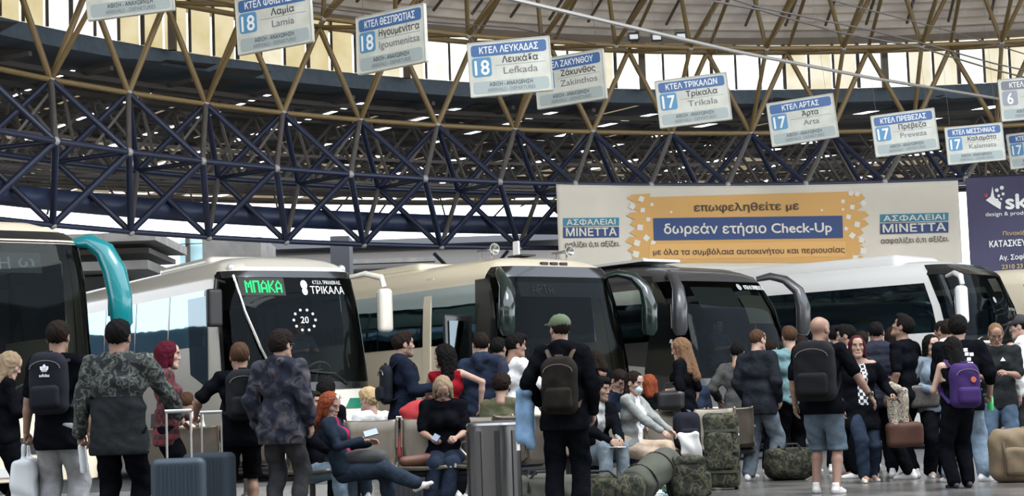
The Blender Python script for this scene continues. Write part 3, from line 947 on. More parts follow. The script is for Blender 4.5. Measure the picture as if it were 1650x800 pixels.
btext('design & production', 1588, 1676, 349, 345, 6.5, M_WH, .02, .0, **kw)
btext('Πινακίδες', 1616, 1664, 380, 378, 6.5, mat('pale_gold_print', (.55, .42, .2), .8), .02, .01, **kw)
btext('ΚΑΤΑΣΚΕΥΕΣ', 1594, 1668, 399, 395, 10, M_WH, .02, .03, **kw)
btext('Αγ. Σοφίας', 1610, 1664, 420, 417, 8, M_WH, .02, .02, **kw)
btext('2310 231', 1614, 1652, 434, 432, 7, MATS['pale_gold_print'], .02, .02, **kw)
# ================================================================== coaches
def coach_glass(name, tint, refl, rcol=(.85, .95, 1.0)):
    m = bpy.data.materials.new(name); m.use_nodes = True
    n = m.node_tree; n.nodes.clear()
    o = n.nodes.new('ShaderNodeOutputMaterial'); t = n.nodes.new('ShaderNodeBsdfTransparent'); g = n.nodes.new('ShaderNodeBsdfGlossy')
    t.inputs[0].default_value = (*tint, 1); g.inputs[0].default_value = (*rcol, 1); g.inputs['Roughness'].default_value = 0.03
    lw = n.nodes.new('ShaderNodeFresnel'); lw.inputs[0].default_value = 1.33
    ma = n.nodes.new('ShaderNodeMath'); ma.operation = 'ADD'; ma.inputs[1].default_value = refl; ma.use_clamp = True
    mx = n.nodes.new('ShaderNodeMixShader')
    tc = n.nodes.new('ShaderNodeTexCoord'); no = n.nodes.new('ShaderNodeTexNoise'); no.inputs['Scale'].default_value = .9; bu = n.nodes.new('ShaderNodeBump'); bu.inputs['Strength'].default_value = .12; bu.inputs['Distance'].default_value = .05
    n.links.new(tc.outputs['Object'], no.inputs[0]); n.links.new(no.outputs[0], bu.inputs['Height']); n.links.new(bu.outputs[0], g.inputs['Normal'])
    n.links.new(lw.outputs[0], ma.inputs[0]); n.links.new(ma.outputs[0], mx.inputs[0]); n.links.new(t.outputs[0], mx.inputs[1]); n.links.new(g.outputs[0], mx.inputs[2])
    n.links.new(mx.outputs[0], o.inputs[0])
    return m
G_SCREEN = coach_glass('windscreen_glass', (.34, .37, .37), .0, (.22, .25, .27))
G_SIDE = coach_glass('mirrored_side_glass', (.18, .21, .24), .34, (.24, .39, .45))
G_SIDE2 = coach_glass('dark_side_glass', (.18, .2, .22), .17, (.5, .62, .68))
M_TYRE = mat('black_tyre_rubber', (.012, .012, .012), .8)
M_RIM = mat('silver_wheel_rim', (.5, .5, .5), .35, .8)
M_BLKP = mat('gloss_black_plastic', (.008, .009, .010), .18, 0, .5, coat=.4)
M_DKINT = mat('dark_coach_interior', (.02, .02, .022), .9)
M_SEAT = mat('dark_blue_coach_seat', (.025, .03, .05), .95)
M_CHR = mat('bright_chrome_strip', (.75, .75, .74), .15, 1.0)
M_HEAD = mat('clear_headlamp', (.55, .58, .62), .12, .3)
M_AMB = mat('amber_lamp', (.6, .22, .02), .3)
M_BLKM = mat('matt_black_plastic', (.012, .012, .013), .5)
def lerp_tab(tab, z):
    for (z0, v0), (z1, v1) in zip(tab[:-1], tab[1:]):
        if z <= z1: return v0 + (v1 - v0) * max(0, (z - z0)) / (z1 - z0)
    return tab[-1][1]
class Coach:
    def __init__(s, px, d, theta, paint, label, H=3.45, L=12.0, W=2.55, n=4.0, cdp=.55, front=None, roofp=None, screen=(1.15, 3.0, .90), split=True,
                 side_z=(1.62, 2.95), glass=None, lower=None, winw=1.75, pillar=.035, top_h=.0, roof_front=.0, q0=.05):
        s.H, s.L, s.W, s.n, s.cdp = H, L, W, n, cdp
        s.front = front or [(0, -.05), (.45, .0), (1.1, -.02), (1.9, -.12), (2.9, -.32), (H - .25, -.52), (H - .1, -.85), (H - .02, -1.3), (H, -1.9)]
        s.ins = [(0, .03), (.5, 0), (1.6, .0), (2.6, .04), (H - .35, .09), (H - .16, .24), (H - .05, .5), (H - .01, .9), (H, 1.25)]
        P = at(px, 650, d)
        s.root = empty('coach', (P[0], d, -.03), math.atan2(-math.cos(theta), math.sin(theta)), label, 'bus')
        zs = [.28, .45, .7, 1.0, screen[0]] + list(np.linspace(screen[0], screen[1], 11)[1:]) + [side_z[0], side_z[1]]
        zs += [H - .35, H - .25, H - .16, H - .1, H - .05, H - .02, H - .01, H]
        zs = sorted(set(round(z, 4) for z in zs)); s.zs = zs
        s.q0 = q0
        ss = [-2.0, -(1 + q0), 1 + q0] + [-(1 + q / 10.) for q in (8.8, 8, 7, 6, 5, 4, 3, 2, 1.2, .5)] + list(np.linspace(-1, 1, 37)) + [1 + q / 10. for q in (.5, 1.2, 2, 3, 4, 5, 6, 7, 8, 8.8)] + [2.0]
        sw = screen[2]
        s.screen = screen
        ss = sorted(set([round(q, 4) for q in ss if abs(abs(q) - sw) > .02] + [-sw, sw])); s.ss = ss
        P = [[s.S(q, z) for z in zs] for q in ss]
        wz0, wz1 = side_z
        mask = []
        for i in range(len(ss)):
            a, b = ss[i], ss[(i + 1) % len(ss)]
            row = []
            for j in range(len(zs) - 1):
                zc = (zs[j] + zs[j + 1]) / 2; sc = (a + b) / 2
                hole = (screen[0] < zc < screen[1] and abs(sc) < sw and b > a)
                hole |= (wz0 < zc < wz1 and 1 + q0 < abs(sc) < 1.88 and b > a)
                row.append(hole)
            mask.append(row)
        mb = MB().grid(P, mask=mask, closed_u=True)
        s.body = mb.build('body', [paint], s.root, smooth=True)
        s.wn = 0
        # floor and inner gangway
        ib = MB().box((-L / 2 - .3, 0, .75), (L - 1.2, W - .15, .5))
        ib.build('cabin_floor', M_DKINT, s.root)
        # dashboard, steering wheel, seats
        dz = screen[0] - .02
        db = MB().box((-.62, 0, dz - .18), (.55, W - .5, .34), taper=.92)
        db.build('dashboard', M_BLKM, s.root)
        tor = MB(); c0 = Vector((-.95, .62, dz + .18)); Mw = Matrix.Rotation(math.radians(-55), 3, 'Y')
        tor.tube([c0 + Mw @ Vector((.23 * math.cos(q), .23 * math.sin(q), 0)) for q in np.linspace(0, 2 * PI, 21)], .018, 6, cap=False)
        tor.tube([c0 + Mw @ Vector((-.22, 0, 0)), c0 + Mw @ Vector((.22, 0, 0))], .02, 5)
        tor.build('steering_wheel', mat('pale_grey_wheel_rim', (.28, .28, .27), .5), s.root, smooth=True)
        for row in range(5):
            xx = -1.75 - row * 1.05
            for yy in ((.62,) if row == 0 else (.84, .40, -.40, -.84)):
                st = MB()
                st.box((xx, yy, dz + .02), (.42, .42, .16)); st.box((xx - .22, yy, dz + .42), (.12, .42, .85), M=Matrix.Rotation(math.radians(-8), 3, 'Y'), taper=.9)
                st.box((xx - .27, yy, dz + .88), (.13, .26, .2))
                bevel(st.build('coach_seat', M_SEAT, s.root), .03)
        # windscreen
        if split:
            g = .012
            s.patch('windscreen', [(-sw, screen[0]), (sw, screen[0]), (sw, screen[1]), (-sw, screen[1])], G_SCREEN, .004, 30, 10)
        # side windows as single panes
        for sd in (-1, 1):
            q = q0
            while q < .87:
                q2 = min(.88, q + winw / 10)
                s.patch('side_window', [(sd * (1 + q + pillar / 20), wz0), (sd * (1 + q2 - pillar / 20), wz0), (sd * (1 + q2 - pillar / 20), wz1), (sd * (1 + q + pillar / 20), wz1)], glass or G_SIDE, .006, 3, 3)
                if pillar: s.patch('window_pillar', [(sd * (1 + q2 - pillar / 20), wz0), (sd * (1 + q2 + pillar / 20), wz0), (sd * (1 + q2 + pillar / 20), wz1), (sd * (1 + q2 - pillar / 20), wz1)], M_BLKP if glass is not None else paint, .01, 2, 2)
                q = q2
        # luggage flaps, wheels
        for sd in (-1, 1):
            for q in (.32, .46, .60):
                s.patch('luggage_flap', [(sd * (1 + q), .42), (sd * (1 + q + .13), .42), (sd * (1 + q + .13), 1.35), (sd * (1 + q), 1.35)], lower or paint, .012, 3, 3)
            for xx in (-2.75, -9.1):
                w = MB(); M = Matrix.Rotation(PI / 2, 3, 'X')
                w.lathe([(0, .16), (.25, .16), (.5, .12), (.51, -.12), (.25, -.16), (0, -.16)], 24, (xx, sd * (W / 2 - .13), .54), 0, M)
                w.build('tyre', M_TYRE, s.root, smooth=True)
                w = MB(); w.lathe([(0, .06), (.08, .06), (.1, .02), (.2, .02), (.27, .05), (.28, 0)], 20, (xx, sd * (W / 2 + .0), .54), 0, Matrix.Rotation(sd * -PI / 2, 3, 'X'))
                w.build('wheel_rim', M_RIM, s.root, smooth=True)
                s.patch('wheel_arch', [(sd * (1 + (-xx - .63 - s.cdp) / 10), .28), (sd * (1 + (-xx + .63 - s.cdp) / 10), .28), (sd * (1 + (-xx + .52 - s.cdp) / 10), 1.15), (sd * (1 + (-xx - .52 - s.cdp) / 10), 1.15)], M_BLKM, .002, 2, 2)
        # lamps, bumper, plate, grille
        for sd in (-1, 1):
            s.patch('headlamp', [(sd * .62, .62), (sd * .93, .66), (sd * .93, .92), (sd * .66, .86)], M_HEAD, .02, 6, 3)
            s.patch('indicator', [(sd * .95, .68), (sd * 1.01, .7), (sd * 1.01, .9), (sd * .95, .9)], M_AMB, .02, 3, 3)
        s.patch('bumper', [(-.98, .3), (.98, .3), (.98, .58), (-.98, .58)], lower or paint, .05, 24, 3)
        s.patch('grille', [(-.4, .63), (.4, .63), (.42, .84), (-.42, .84)], M_BLKM, .015, 10, 3)
        s.patch('number_plate', [(-.16, .36), (.16, .36), (.16, .47), (-.16, .47)], mat('white_number_plate', (.6, .6, .58), .5), .07, 3, 2)
        # wipers
        for y0, y1 in ((-.75, -.05), (.75, .1)):
            wp = MB(); wp.tube([s.front_pt(y0, screen[0] - .05, .05), s.front_pt((y0 * .6 + y1 * .4), screen[0] + .12, .06), s.front_pt(y1, screen[0] + .16, .05)], .014, 5)
            wp.tube([s.front_pt(y1 - .45 * (1 if y0 < 0 else -1), screen[0] + .13, .03), s.front_pt(y1 + .35 * (1 if y0 < 0 else -1), screen[0] + .2, .03)], .012, 5)
            wp.build('wiper', M_BLKM, s.root)
    def S(s, q, z, off=0.0):
        ins = lerp_tab(s.ins, z); hw = s.W / 2 - ins; xf = lerp_tab(s.front, z)
        cdp = s.cdp
        if abs(q) <= 1:
            a = q * PI / 2
            sn, cs = math.sin(a), math.cos(a)
            y = hw * math.copysign(abs(sn) ** (2 / s.n), sn)
            x = xf - cdp * (1 - abs(cs) ** (2 / s.n))
        else:
            t = abs(q) - 1
            xe = -s.L + min(ins, 1.0) * .6
            x = (xf - cdp) + (xe - (xf - cdp)) * t
            # keep vertical lines vertical along the side
            x = (-cdp + (-s.L + cdp) * t) if t > .06 and z < s.H - .3 else x
            if t <= .06 and z < s.H - .3: x = (xf - cdp) * (1 - t / .06) + (-cdp + (-s.L + cdp) * .06) * (t / .06)
            y = math.copysign(hw, q)
        if off:
            e = 1e-3
            p0 = s.S(q - e, z); p1 = s.S(q + e, z); p2 = s.S(q, z - .01); p3 = s.S(q, z + .01)
            nrm = (Vector(p1) - Vector(p0)).cross(Vector(p3) - Vector(p2))
            if nrm.length > 1e-9: nrm.normalize()
            return (x + nrm.x * off, y + nrm.y * off, z + nrm.z * off)
        return (x, y, z)
    def s_of_y(s, y, z):
        hw = s.W / 2 - lerp_tab(s.ins, z)
        v = min(1, abs(y) / hw)
        return math.copysign(math.asin(v ** (s.n / 2)) / (PI / 2), y)
    def front_pt(s, y, z, off=0.0):
        return s.S(s.s_of_y(y, z), z, off)
    def patch(s, name, c, m, off=.01, nu=10, nv=4, skirt=True):
        P = []
        for i in range(nu + 1):
            u = i / nu; row = []
            for j in range(nv + 1):
                v = j / nv
                q = (c[0][0] * (1 - u) + c[1][0] * u) * (1 - v) + (c[3][0] * (1 - u) + c[2][0] * u) * v
                z = (c[0][1] * (1 - u) + c[1][1] * u) * (1 - v) + (c[3][1] * (1 - u) + c[2][1] * u) * v
                row.append((q, z))
            P.append(row)
        top = [[s.S(q, z, off) for q, z in r] for r in P]
        mb = MB().grid(top)
        if skirt and off > .004:
            rim = [P[i][0] for i in range(nu + 1)] + [P[nu][j] for j in range(1, nv + 1)] + [P[i][nv] for i in range(nu - 1, -1, -1)] + [P[0][j] for j in range(nv - 1, 0, -1)]
            mb.grid([[s.S(q, z, off), s.S(q, z, -.01)] for q, z in rim], closed_u=True)
        return mb.build(name, m, s.root, smooth=True)
    def fpatch(s, name, y0, y1, z0, z1, m, off=.012, nu=6, nv=2, skew=0):
        return s.patch(name, [(s.s_of_y(y0, z0), z0), (s.s_of_y(y1, z0), z0), (s.s_of_y(y1 + skew, z1), z1), (s.s_of_y(y0 + skew, z1), z1)], m, off, nu, nv)
    def ftext(s, body, y0, y1, z, h, m, off=.02, bold=.02):
        bold = min(bold, .01)
        """text on the front, y0 = bus side seen at the left"""
        v, f = text_verts(body, 1.0, bold, 1.0, 'LEFT')
        out = [s.front_pt(y0 + (y1 - y0) * p[0], z + p[1] * h, off + p[2] * .3) for p in v]
        return MB().add(out, f).build('lettering', m, s.root)
    def mirror(s, sd, style, m, ext=1.0, m2=None):
        z = s.H - .5; x = lerp_tab(s.front, z) - .15; y = sd * (s.W / 2 - .16)
        if style == 'horn':
            p = [(x - .1, y, z + .12), (x + .12, y + sd * .12, z + .16), (x + .35, y + sd * .26, z + .08), (x + .52 * ext, y + sd * .36, z - .14), (x + .58 * ext, y + sd * .4, z - .45), (x + .56 * ext, y + sd * .4, z - .85), (x + .55 * ext, y + sd * .39, z - .95)]
            r = [.05, .07, .085, .11, .14, .14, .09]
            mb = MB(); mb.tube(p, r, 14, sq=(1.0, .9), up=(1, 0, 0))
            o = mb.build('mirror_arm', m, s.root, smooth=True)
            g = MB().box((x + .47 * ext, y + sd * .4, z - .62), (.02, .2, .42)); g.build('mirror_glass', mat('mirror_glass', (.6, .65, .7), .05, 1.0), s.root)
        elif style == 'fin':
            p = [(x - .05, y - sd * .02, z + .14), (x + .12, y + sd * .14, z + .16), (x + .25, y + sd * .30, z + .02), (x + .33, y + sd * .40, z - .25), (x + .36, y + sd * .46, z - .6), (x + .36, y + sd * .48, z - .95), (x + .36, y + sd * .48, z - 1.0)]
            mb = MB(); mb.tube(p, [.06, .10, .14, .165, .165, .15, .11], 16, sq=(1.0, .8), up=(1, 0, 0))
            mb.build('mirror_arm', m, s.root, smooth=True)
            MB().box((x + .22, y + sd * .46, z - .62), (.02, .22, .45)).build('mirror_glass', mat('mirror_glass', (.6, .65, .7), .05, 1.0), s.root)
        elif style == 'hang':
            mb = MB(); mb.tube([(x - .05, y, z + .1), (x + .2, y + sd * .15, z + .14), (x + .42, y + sd * .33, z + .06), (x + .46, y + sd * .36, z - .1)], [.035, .05, .055, .05], 10)
            o = mb.build('mirror_arm', m, s.root, smooth=True)
            V, Fc = Field([dict(c=(x + .44, y + sd * .37, z - .48), r=(.09, .125, .36), box=True, rd=.07)], .022).mesh()
            hs = link_mesh('mirror_housing', soft_mesh('mirror_housing', V, Fc, m2 or m), s.root)
            MB().box((x + .345, y + sd * .37, z - .48), (.012, .2, .6)).build('mirror_glass', mat('mirror_glass', (.6, .65, .7), .05, 1.0), s.root)
        elif style == 'box':
            mb = MB(); mb.tube([(x - .05, y, z + .0), (x + .1, y + sd * .2, z + .02), (x + .15, y + sd * .24, z - .15)], .03, 6)
            mb.build('mirror_arm', m, s.root, smooth=True)
            V, Fc = Field([dict(c=(x + .15, y + sd * .26, z - .42), r=(.08, .12, .3), box=True, rd=.04)], .022).mesh()
            link_mesh('mirror_housing', soft_mesh('mirror_housing', V, Fc, m2 or m), s.root)
    def roofbox(s, x0, x1, hw, h, m, name='roof_unit'):
        V, Fc = Field([dict(c=((x0 + x1) / 2, 0, s.H - .02), r=(abs(x1 - x0) / 2, hw, h), box=True, rd=min(.2, h * .9)), ], .06).mesh()
        return link_mesh(name, soft_mesh(name, V, Fc, m), s.root)

P_IVORY = mat('ivory_coach_paint', (.66, .63, .55), .28, 0, .5, coat=.3)
P_CREAM = mat('cream_coach_paint', (.72, .64, .48), .3, 0, .5, coat=.3)
P_WHITE = mat('white_coach_paint', (.68, .68, .66), .28, 0, .5, coat=.3)
P_DARK = mat('graphite_coach_paint', (.045, .045, .048), .3, .2, .5, coat=.4)
P_TEAL = mat('teal_mirror_paint', (.0, .17, .19), .22, 0, .5, coat=.5)
P_SILV = mat('silver_grey_paint', (.48, .48, .46), .3, .1, .5, coat=.3)
TH = math.radians(36)
# --- coach at far left (black front, teal mirror)
B = Coach(10, 23.6, TH, P_CREAM, 'cream coach with black front and teal mirror at the far left', H=3.75, screen=(1.2, 3.36, .93), n=5, cdp=.45, glass=G_SIDE2, side_z=(2.2, 3.2), front=[(0, -.05), (.45, 0), (1.1, 0), (2.9, -.12), (3.4, -.28), (3.55, -.5), (3.7, -.9), (3.75, -1.6)])
B.patch('front_mask', [(-.99, 3.37), (.99, 3.37), (.97, 3.53), (-.97, 3.53)], M_BLKP, .012, 24, 2)
B.patch('side_mask', [(.93, .9), (1.02, .9), (1.02, 3.36), (.93, 3.36)], M_BLKP, .01, 4, 10)
B.patch('chrome_strip', [(.985, .5), (1.0, .5), (1.0, 3.3), (.985, 3.3)], M_CHR, .02, 2, 10)
B.fpatch('destination_display', -.35, .6, 3.0, 3.27, mat('dim_display_panel', (.05, .06, .055), .6), -.1)
B.ftext('Η', .02, .17, 3.04, .22, mat('pale_display_dots', (.35, .42, .38), .6), -.08, .02)
B.ftext('ω', .28, .5, 3.07, .2, MATS['pale_display_dots'], -.08, .01)
B.mirror(1, 'fin', P_TEAL)
# --- Trikala coach
B = Coach(496, 29.6, math.radians(31), P_IVORY, 'ivory coach for Trikala with green lit destination display', H=3.68, screen=(1.55, 3.25, .80), n=3.6, cdp=.6, side_z=(2.2, 3.1), glass=G_SIDE, pillar=.05, winw=1.45)
M_LED = mat('green_led_dots', (.0, .3, .08), .5, emit=(.02, 1.0, .22), es=.85)
B.patch('front_mask', [(-.87, 1.4), (-.80, 1.4), (-.80, 3.32), (-.9, 3.32)], M_BLKP, .012, 4, 10)
B.patch('front_mask', [(.80, 1.45), (.88, 1.45), (.88, 3.32), (.80, 3.32)], M_BLKP, .012, 4, 10)
B.patch('front_mask', [(-.9, 3.25), (.88, 3.25), (.84, 3.36), (-.86, 3.36)], M_BLKP, .012, 20, 2)
B.patch('front_mask', [(-.87, 1.4), (.88, 1.45), (.88, 1.55), (-.87, 1.55)], M_BLKP, .012, 20, 2)
B.patch('door_glass', [(-1.1, 1.75), (-1.03, 1.5), (-1.03, 3.0), (-1.12, 3.0)], G_SIDE2, .014, 3, 6)
st = MB(); st.tube([B.front_pt(-.98, 3.28, .03), B.front_pt(-.9, 2.7, .04), B.front_pt(-.72, 2.1, .05), B.front_pt(-.55, 1.7, .05)], .022, 6); st.build('chrome_strip', M_CHR, B.root)
B.fpatch('destination_display', -.93, -.18, 2.95, 3.24, mat('black_display_panel', (.01, .012, .01), .6), .01)
# LED dot-matrix letters
GL = {'Φ': ["01110", "10101", "10101", "10101", "01110", "00100", "00100"], 'Μ': ["10001", "11011", "10101", "10101", "10001", "10001", "10001"], 'Π': ["11111", "10001", "10001", "10001", "10001", "10001", "10001"],
      'Α': ["00100", "01010", "10001", "10001", "11111", "10001", "10001"], 'Κ': ["10001", "10010", "10100", "11000", "10100", "10010", "10001"], 'Ρ': ["11110", "10001", "10001", "11110", "10000", "10000", "10000"], 'Τ': ["11111", "00100", "00100", "00100", "00100", "00100", "00100"]}
def led(B, word, y0, y1, z0, z1, m, off):
    mb = MB(); cols = len(word) * 6 - 1; dy = (y1 - y0) / cols; dz = (z1 - z0) / 7
    for li, ch in enumerate(word):
        for r in range(7):
            for c in range(5):
                if GL[ch][r][c] == '1':
                    p = B.front_pt(y0 + (li * 6 + c + .5) * dy, z1 - (r + .5) * dz, off)
                    mb.box(p, (.02, abs(dy) * .95, dz * .9))
    return mb.build('lit_letters', m, B.root, kind='stuff')
led(B, 'ΜΠΑΚΑ', -.84, -.24, 2.99, 3.19, M_LED, .022)
B.ftext('ΤΡΙΚΑΛΑ', .26, .88, 2.98, .17, M_WH, .014, .03)
B.ftext('Κ.Τ.Ε.Λ. ΤΡΙΚΑΛΩΝ Α.Ε.', .32, .84, 3.14, .08, M_WH, .014, .02)
hb = MB()
for c, r in (((.16, 3.13), .06), ((.16, 3.02), .05)): hb.add([B.front_pt(c[0] + r * math.cos(q * PI / 5), c[1] + r * 1.3 * math.sin(q * PI / 5), .014) for q in range(10)], [tuple(range(10))])
hb.build('emblem', M_WH, B.root)
B.ftext('20', .02, .16, 2.5, .15, M_WH, .014, .03)
for q in range(10):
    a = q * PI / 5; c = (.09 + .19 * math.cos(a), 2.55 + .17 * math.sin(a))
    MB().add([B.front_pt(c[0] + .025 * math.cos(w * 2 * PI / 5 + .3), c[1] + .025 * math.sin(w * 2 * PI / 5 + .3), .014) for w in range(5)], [(0, 1, 2, 3, 4)]).build('star', M_WH, B.root)
B.fpatch('green_stripe', .68, 1.08, 1.12, 1.28, mat('green_stripe_paint', (.0, .16, .09), .4), .012, skew=.1)
lit = mat('lit_headlamp', (.8, .85, 1), .3, emit=(.85, .92, 1), es=9)
C0 = B.front_pt(.98, .93, .05)
MB().lathe([(0, .02), (.06, .015), (.075, 0)], 14, C0, 0, Matrix.Rotation(PI / 2, 3, 'Y')).build('lit_lamp', lit, B.root)
B.mirror(-1, 'box', M_BLKM, 1, M_BLKM); B.mirror(1, 'hang', P_IVORY)
for sd in (-1, 1):
    p = B.front_pt(sd * .98, 3.42, .0); MB().lathe([(0, .03), (.05, .02), (.07, -.02)], 12, p, 0, Matrix.Rotation(PI / 2, 3, 'Y')).build('marker_lamp', M_HEAD, B.root, smooth=True)
B.roofbox(-2.2, -4.6, .75, .1, P_IVORY)
TRIK = B
# --- Arta coach
B = Coach(938, 30.3, math.radians(36), P_CREAM, 'cream coach for Arta with black mirror horns and roof horns', H=3.7, screen=(1.2, 3.27, .93), n=4.5, cdp=.55, side_z=(2.2, 3.2), glass=G_SIDE2, pillar=.02, winw=2.7)
B.patch('front_mask', [(-.99, 3.27), (.99, 3.27), (.93, 3.45), (-.93, 3.45)], M_BLKP, .012, 24, 3)
B.patch('front_mask', [(.93, .9), (1.01, .9), (1.01, 3.27), (.93, 3.27)], M_BLKP, .012, 3, 10)
B.patch('front_mask', [(-1.05, 1.1), (-.93, 1.1), (-.93, 3.27), (-1.05, 3.27)], M_BLKP, .012, 4, 10)
B.patch('chrome_strip', [(.985, .6), (1.0, .6), (1.0, 3.15), (.985, 3.15)], M_CHR, .024, 2, 10)
B.patch('front_pillar', [(-1.19, .5), (-1.17, .5), (-1.17, 3.4), (-1.19, 3.4)], P_CREAM, .02, 2, 6)
B.fpatch('destination_display', -.85, .95, 2.95, 3.2, mat('unlit_display_panel', (.025, .028, .026), .6), -.06, 10)
led(B, 'ΑΡΤΑ', -.62, -.2, 2.99, 3.15, mat('unlit_grey_dots', (.16, .18, .16), .6), -.03)
B.mirror(-1, 'horn', mat('bottle_green_black_paint', (.006, .016, .013), .15, coat=.6), 1.2); B.mirror(1, 'horn', MATS['bottle_green_black_paint'], 1.0)
for y in (-.85, .72):
    hz = B.H - .02
    hn = MB(); Mx = Matrix.Rotation(PI / 2, 3, 'Y')
    hn.lathe([(.02, -.45), (.025, -.12), (.045, -.03), (.10, .05), (.085, .05), (.0, -.02)], 14, (-1.15, y, hz + .12), 0, Mx)
    hn.tube([(-1.5, y, hz + .12), (-1.5, y, hz - .02)], .018, 5); hn.tube([(-1.2, y, hz + .1), (-1.2, y, hz - .04)], .018, 5)
    hn.build('roof_horn', mat('dull_chrome_horn', (.3, .3, .28), .25, .9), B.root, smooth=True)
V, Fc = Field([dict(c=(-1.55, -.08, B.H + .14), r=(.09, .02, .16), box=True, rd=.015)], .015).mesh()
link_mesh('roof_fin', soft_mesh('roof_fin', V, Fc, P_WHITE), B.root)
MB().box((-1.4, -.08, B.H + .02), (.4, .3, .03)).build('roof_hatch', M_BLKM, B.root)
for i in range(3): MB().box(tuple(Vector(B.front_pt(-.12 + .2 * i - .08, 3.5, .02))), (.06, .13, .05)).build('marker_lamp', M_BLKM, B.root)
# open door leaf standing out from the near side
dl = MB().box((-.95, -1.75, 1.65), (.07, .6, 2.0), rz=.15); o = dl.build('open_door_leaf', M_BLKP, B.root); bevel(o, .03)
MB().box((-.9, -1.76, 2.1), (.02, .42, .9), rz=.15).build('door_glass', G_SIDE2, B.root)
B.roofbox(-3.5, -6.5, .8, .1, P_CREAM)
ARTA = B
B.root.scale = (1, 1, .965)
# --- Preveza coach
B = Coach(1224, 32.4, math.radians(38), P_DARK, 'graphite coach for Preveza with driver seen behind the windscreen', H=3.66, screen=(1.45, 3.2, .93), n=4.0, cdp=.6, side_z=(2.15, 3.1), glass=G_SIDE2, pillar=.02, winw=1.6,
          front=[(0, -.05), (.45, .0), (1.1, -.03), (1.9, -.18), (2.7, -.45), (3.1, -.72), (3.35, -.95), (3.53, -1.6), (3.6, -2.4)])
for a, b, z1 in ((-1.9, -1.3, 2.1), (-1.3, -1.08, 1.95), (1.08, 1.9, 2.1)):
    B.patch('side_panel', [(a, .3), (b, .3), (b, z1 - (.25 if b == -1.08 else 0)), (a, z1)], P_SILV, .01, 6, 4)
B.patch('front_panel', [(-1.07, .3), (1.07, .3), (.99, .95), (-.99, .95)], P_SILV, .01, 30, 4)
B.patch('chrome_strip', [(.97, 1.4), (.99, 1.4), (.99, 3.2), (.97, 3.2)], M_CHR, .02, 2, 10)
B.patch('side_mask', [(-1.08, 1.6), (-.93, 1.4), (-.93, 3.2), (-1.05, 3.2)], M_BLKP, .012, 5, 10)
B.fpatch('sun_blind', -.75, .25, 2.75, 3.15, mat('grey_sun_blind', (.07, .075, .07), .8), -.08)
B.fpatch('sun_blind', .3, 1.02, 2.45, 3.0, mat('olive_beige_sun_blind', (.16, .155, .11), .8), -.08)
B.ftext('ΚΤΕΛ Ν. ΠΡΕΒΕΖΑΣ Α.Ε.', .45, 1.05, 3.05, .1, M_WH, .014, .03)
hb = MB(); hb.add([B.front_pt(.33 + .055 * math.cos(q * PI / 6), 3.09 + .06 * math.sin(q * PI / 6), .014) for q in range(12)], [tuple(range(12))]); hb.build('emblem', mat('grey_emblem_print', (.3, .32, .32), .5), B.root)
B.mirror(-1, 'horn', MATS['graphite_coach_paint'], 1.1); B.mirror(1, 'horn', MATS['graphite_coach_paint'], 1.1)
rf = MB(); rf.box((-2.6, -.5, B.H + .0), (1.6, .9, .05)); rf.build('roof_hatch', P_SILV, B.root)
PREV = B
B.root.scale = (1, 1, .985)
# --- white coach at right
B = Coach(1640, 35.5, math.radians(48), P_WHITE, 'white coach with roof air-conditioning hump and dark windscreen at the right', H=3.65, screen=(1.3, 3.3, .96), n=3.4, cdp=.62, q0=.008, side_z=(2.2, 3.15), glass=G_SIDE, pillar=.012, winw=2.9,
          front=[(0, -.05), (.45, .0), (1.1, -.03), (1.9, -.15), (2.7, -.35), (3.35, -.62), (3.5, -.85), (3.62, -1.3), (3.65, -1.9)])
B.patch('front_mask', [(-.97, 3.3), (.97, 3.3), (.9, 3.5), (-.9, 3.5)], M_BLKP, .012, 24, 3)
B.patch('side_skirt', [(-1.9, .3), (-1.1, .3), (-1.1, .75), (-1.9, .75)], P_SILV, .01, 6, 3)
B.mirror(-1, 'hang', P_WHITE)
hb = MB(); hb.add([B.front_pt(.05 + .05 * math.cos(q * PI / 6), 2.8 + .06 * math.sin(q * PI / 6), .014) for q in range(12)], [tuple(range(12))]); hb.build('emblem', MATS['grey_emblem_print'], B.root)
B.ftext('ΚΤΕΛ', .5, .8, 2.6, .07, MATS['grey_emblem_print'], .014, .01)
V, Fc = Field([dict(c=(-4.6, 0, 3.62), r=(2.7, .85, .17), box=True, rd=.16)], .06).mesh()
link_mesh('roof_unit', soft_mesh('roof_unit', V, Fc, P_WHITE), B.root)
WHT = B
# --- coach at the right edge
B = Coach(1768, 38, math.radians(44), P_CREAM, 'cream coach cut off by the right edge of the picture', H=3.6, glass=G_SIDE2, screen=(1.3, 3.2, .93), side_z=(2.2, 3.1))
B.mirror(-1, 'box', M_BLKM, 1, M_BLKM)
# ================================================================== people
V3 = lambda *a: np.array(a, float)
def nrm(v): return v / max(np.linalg.norm(v), 1e-9)
def ik(a, t, l1, l2, hint):
    d = t - a; L = min(np.linalg.norm(d), .995 * (l1 + l2)); L = max(L, abs(l1 - l2) + .02); dr = nrm(d); t = a + dr * L
    x = (l1 * l1 - l2 * l2 + L * L) / (2 * L); h = math.sqrt(max(l1 * l1 - x * x, 0))
    p = nrm(hint - dr * (hint @ dr)); return a + dr * x + p * h, t
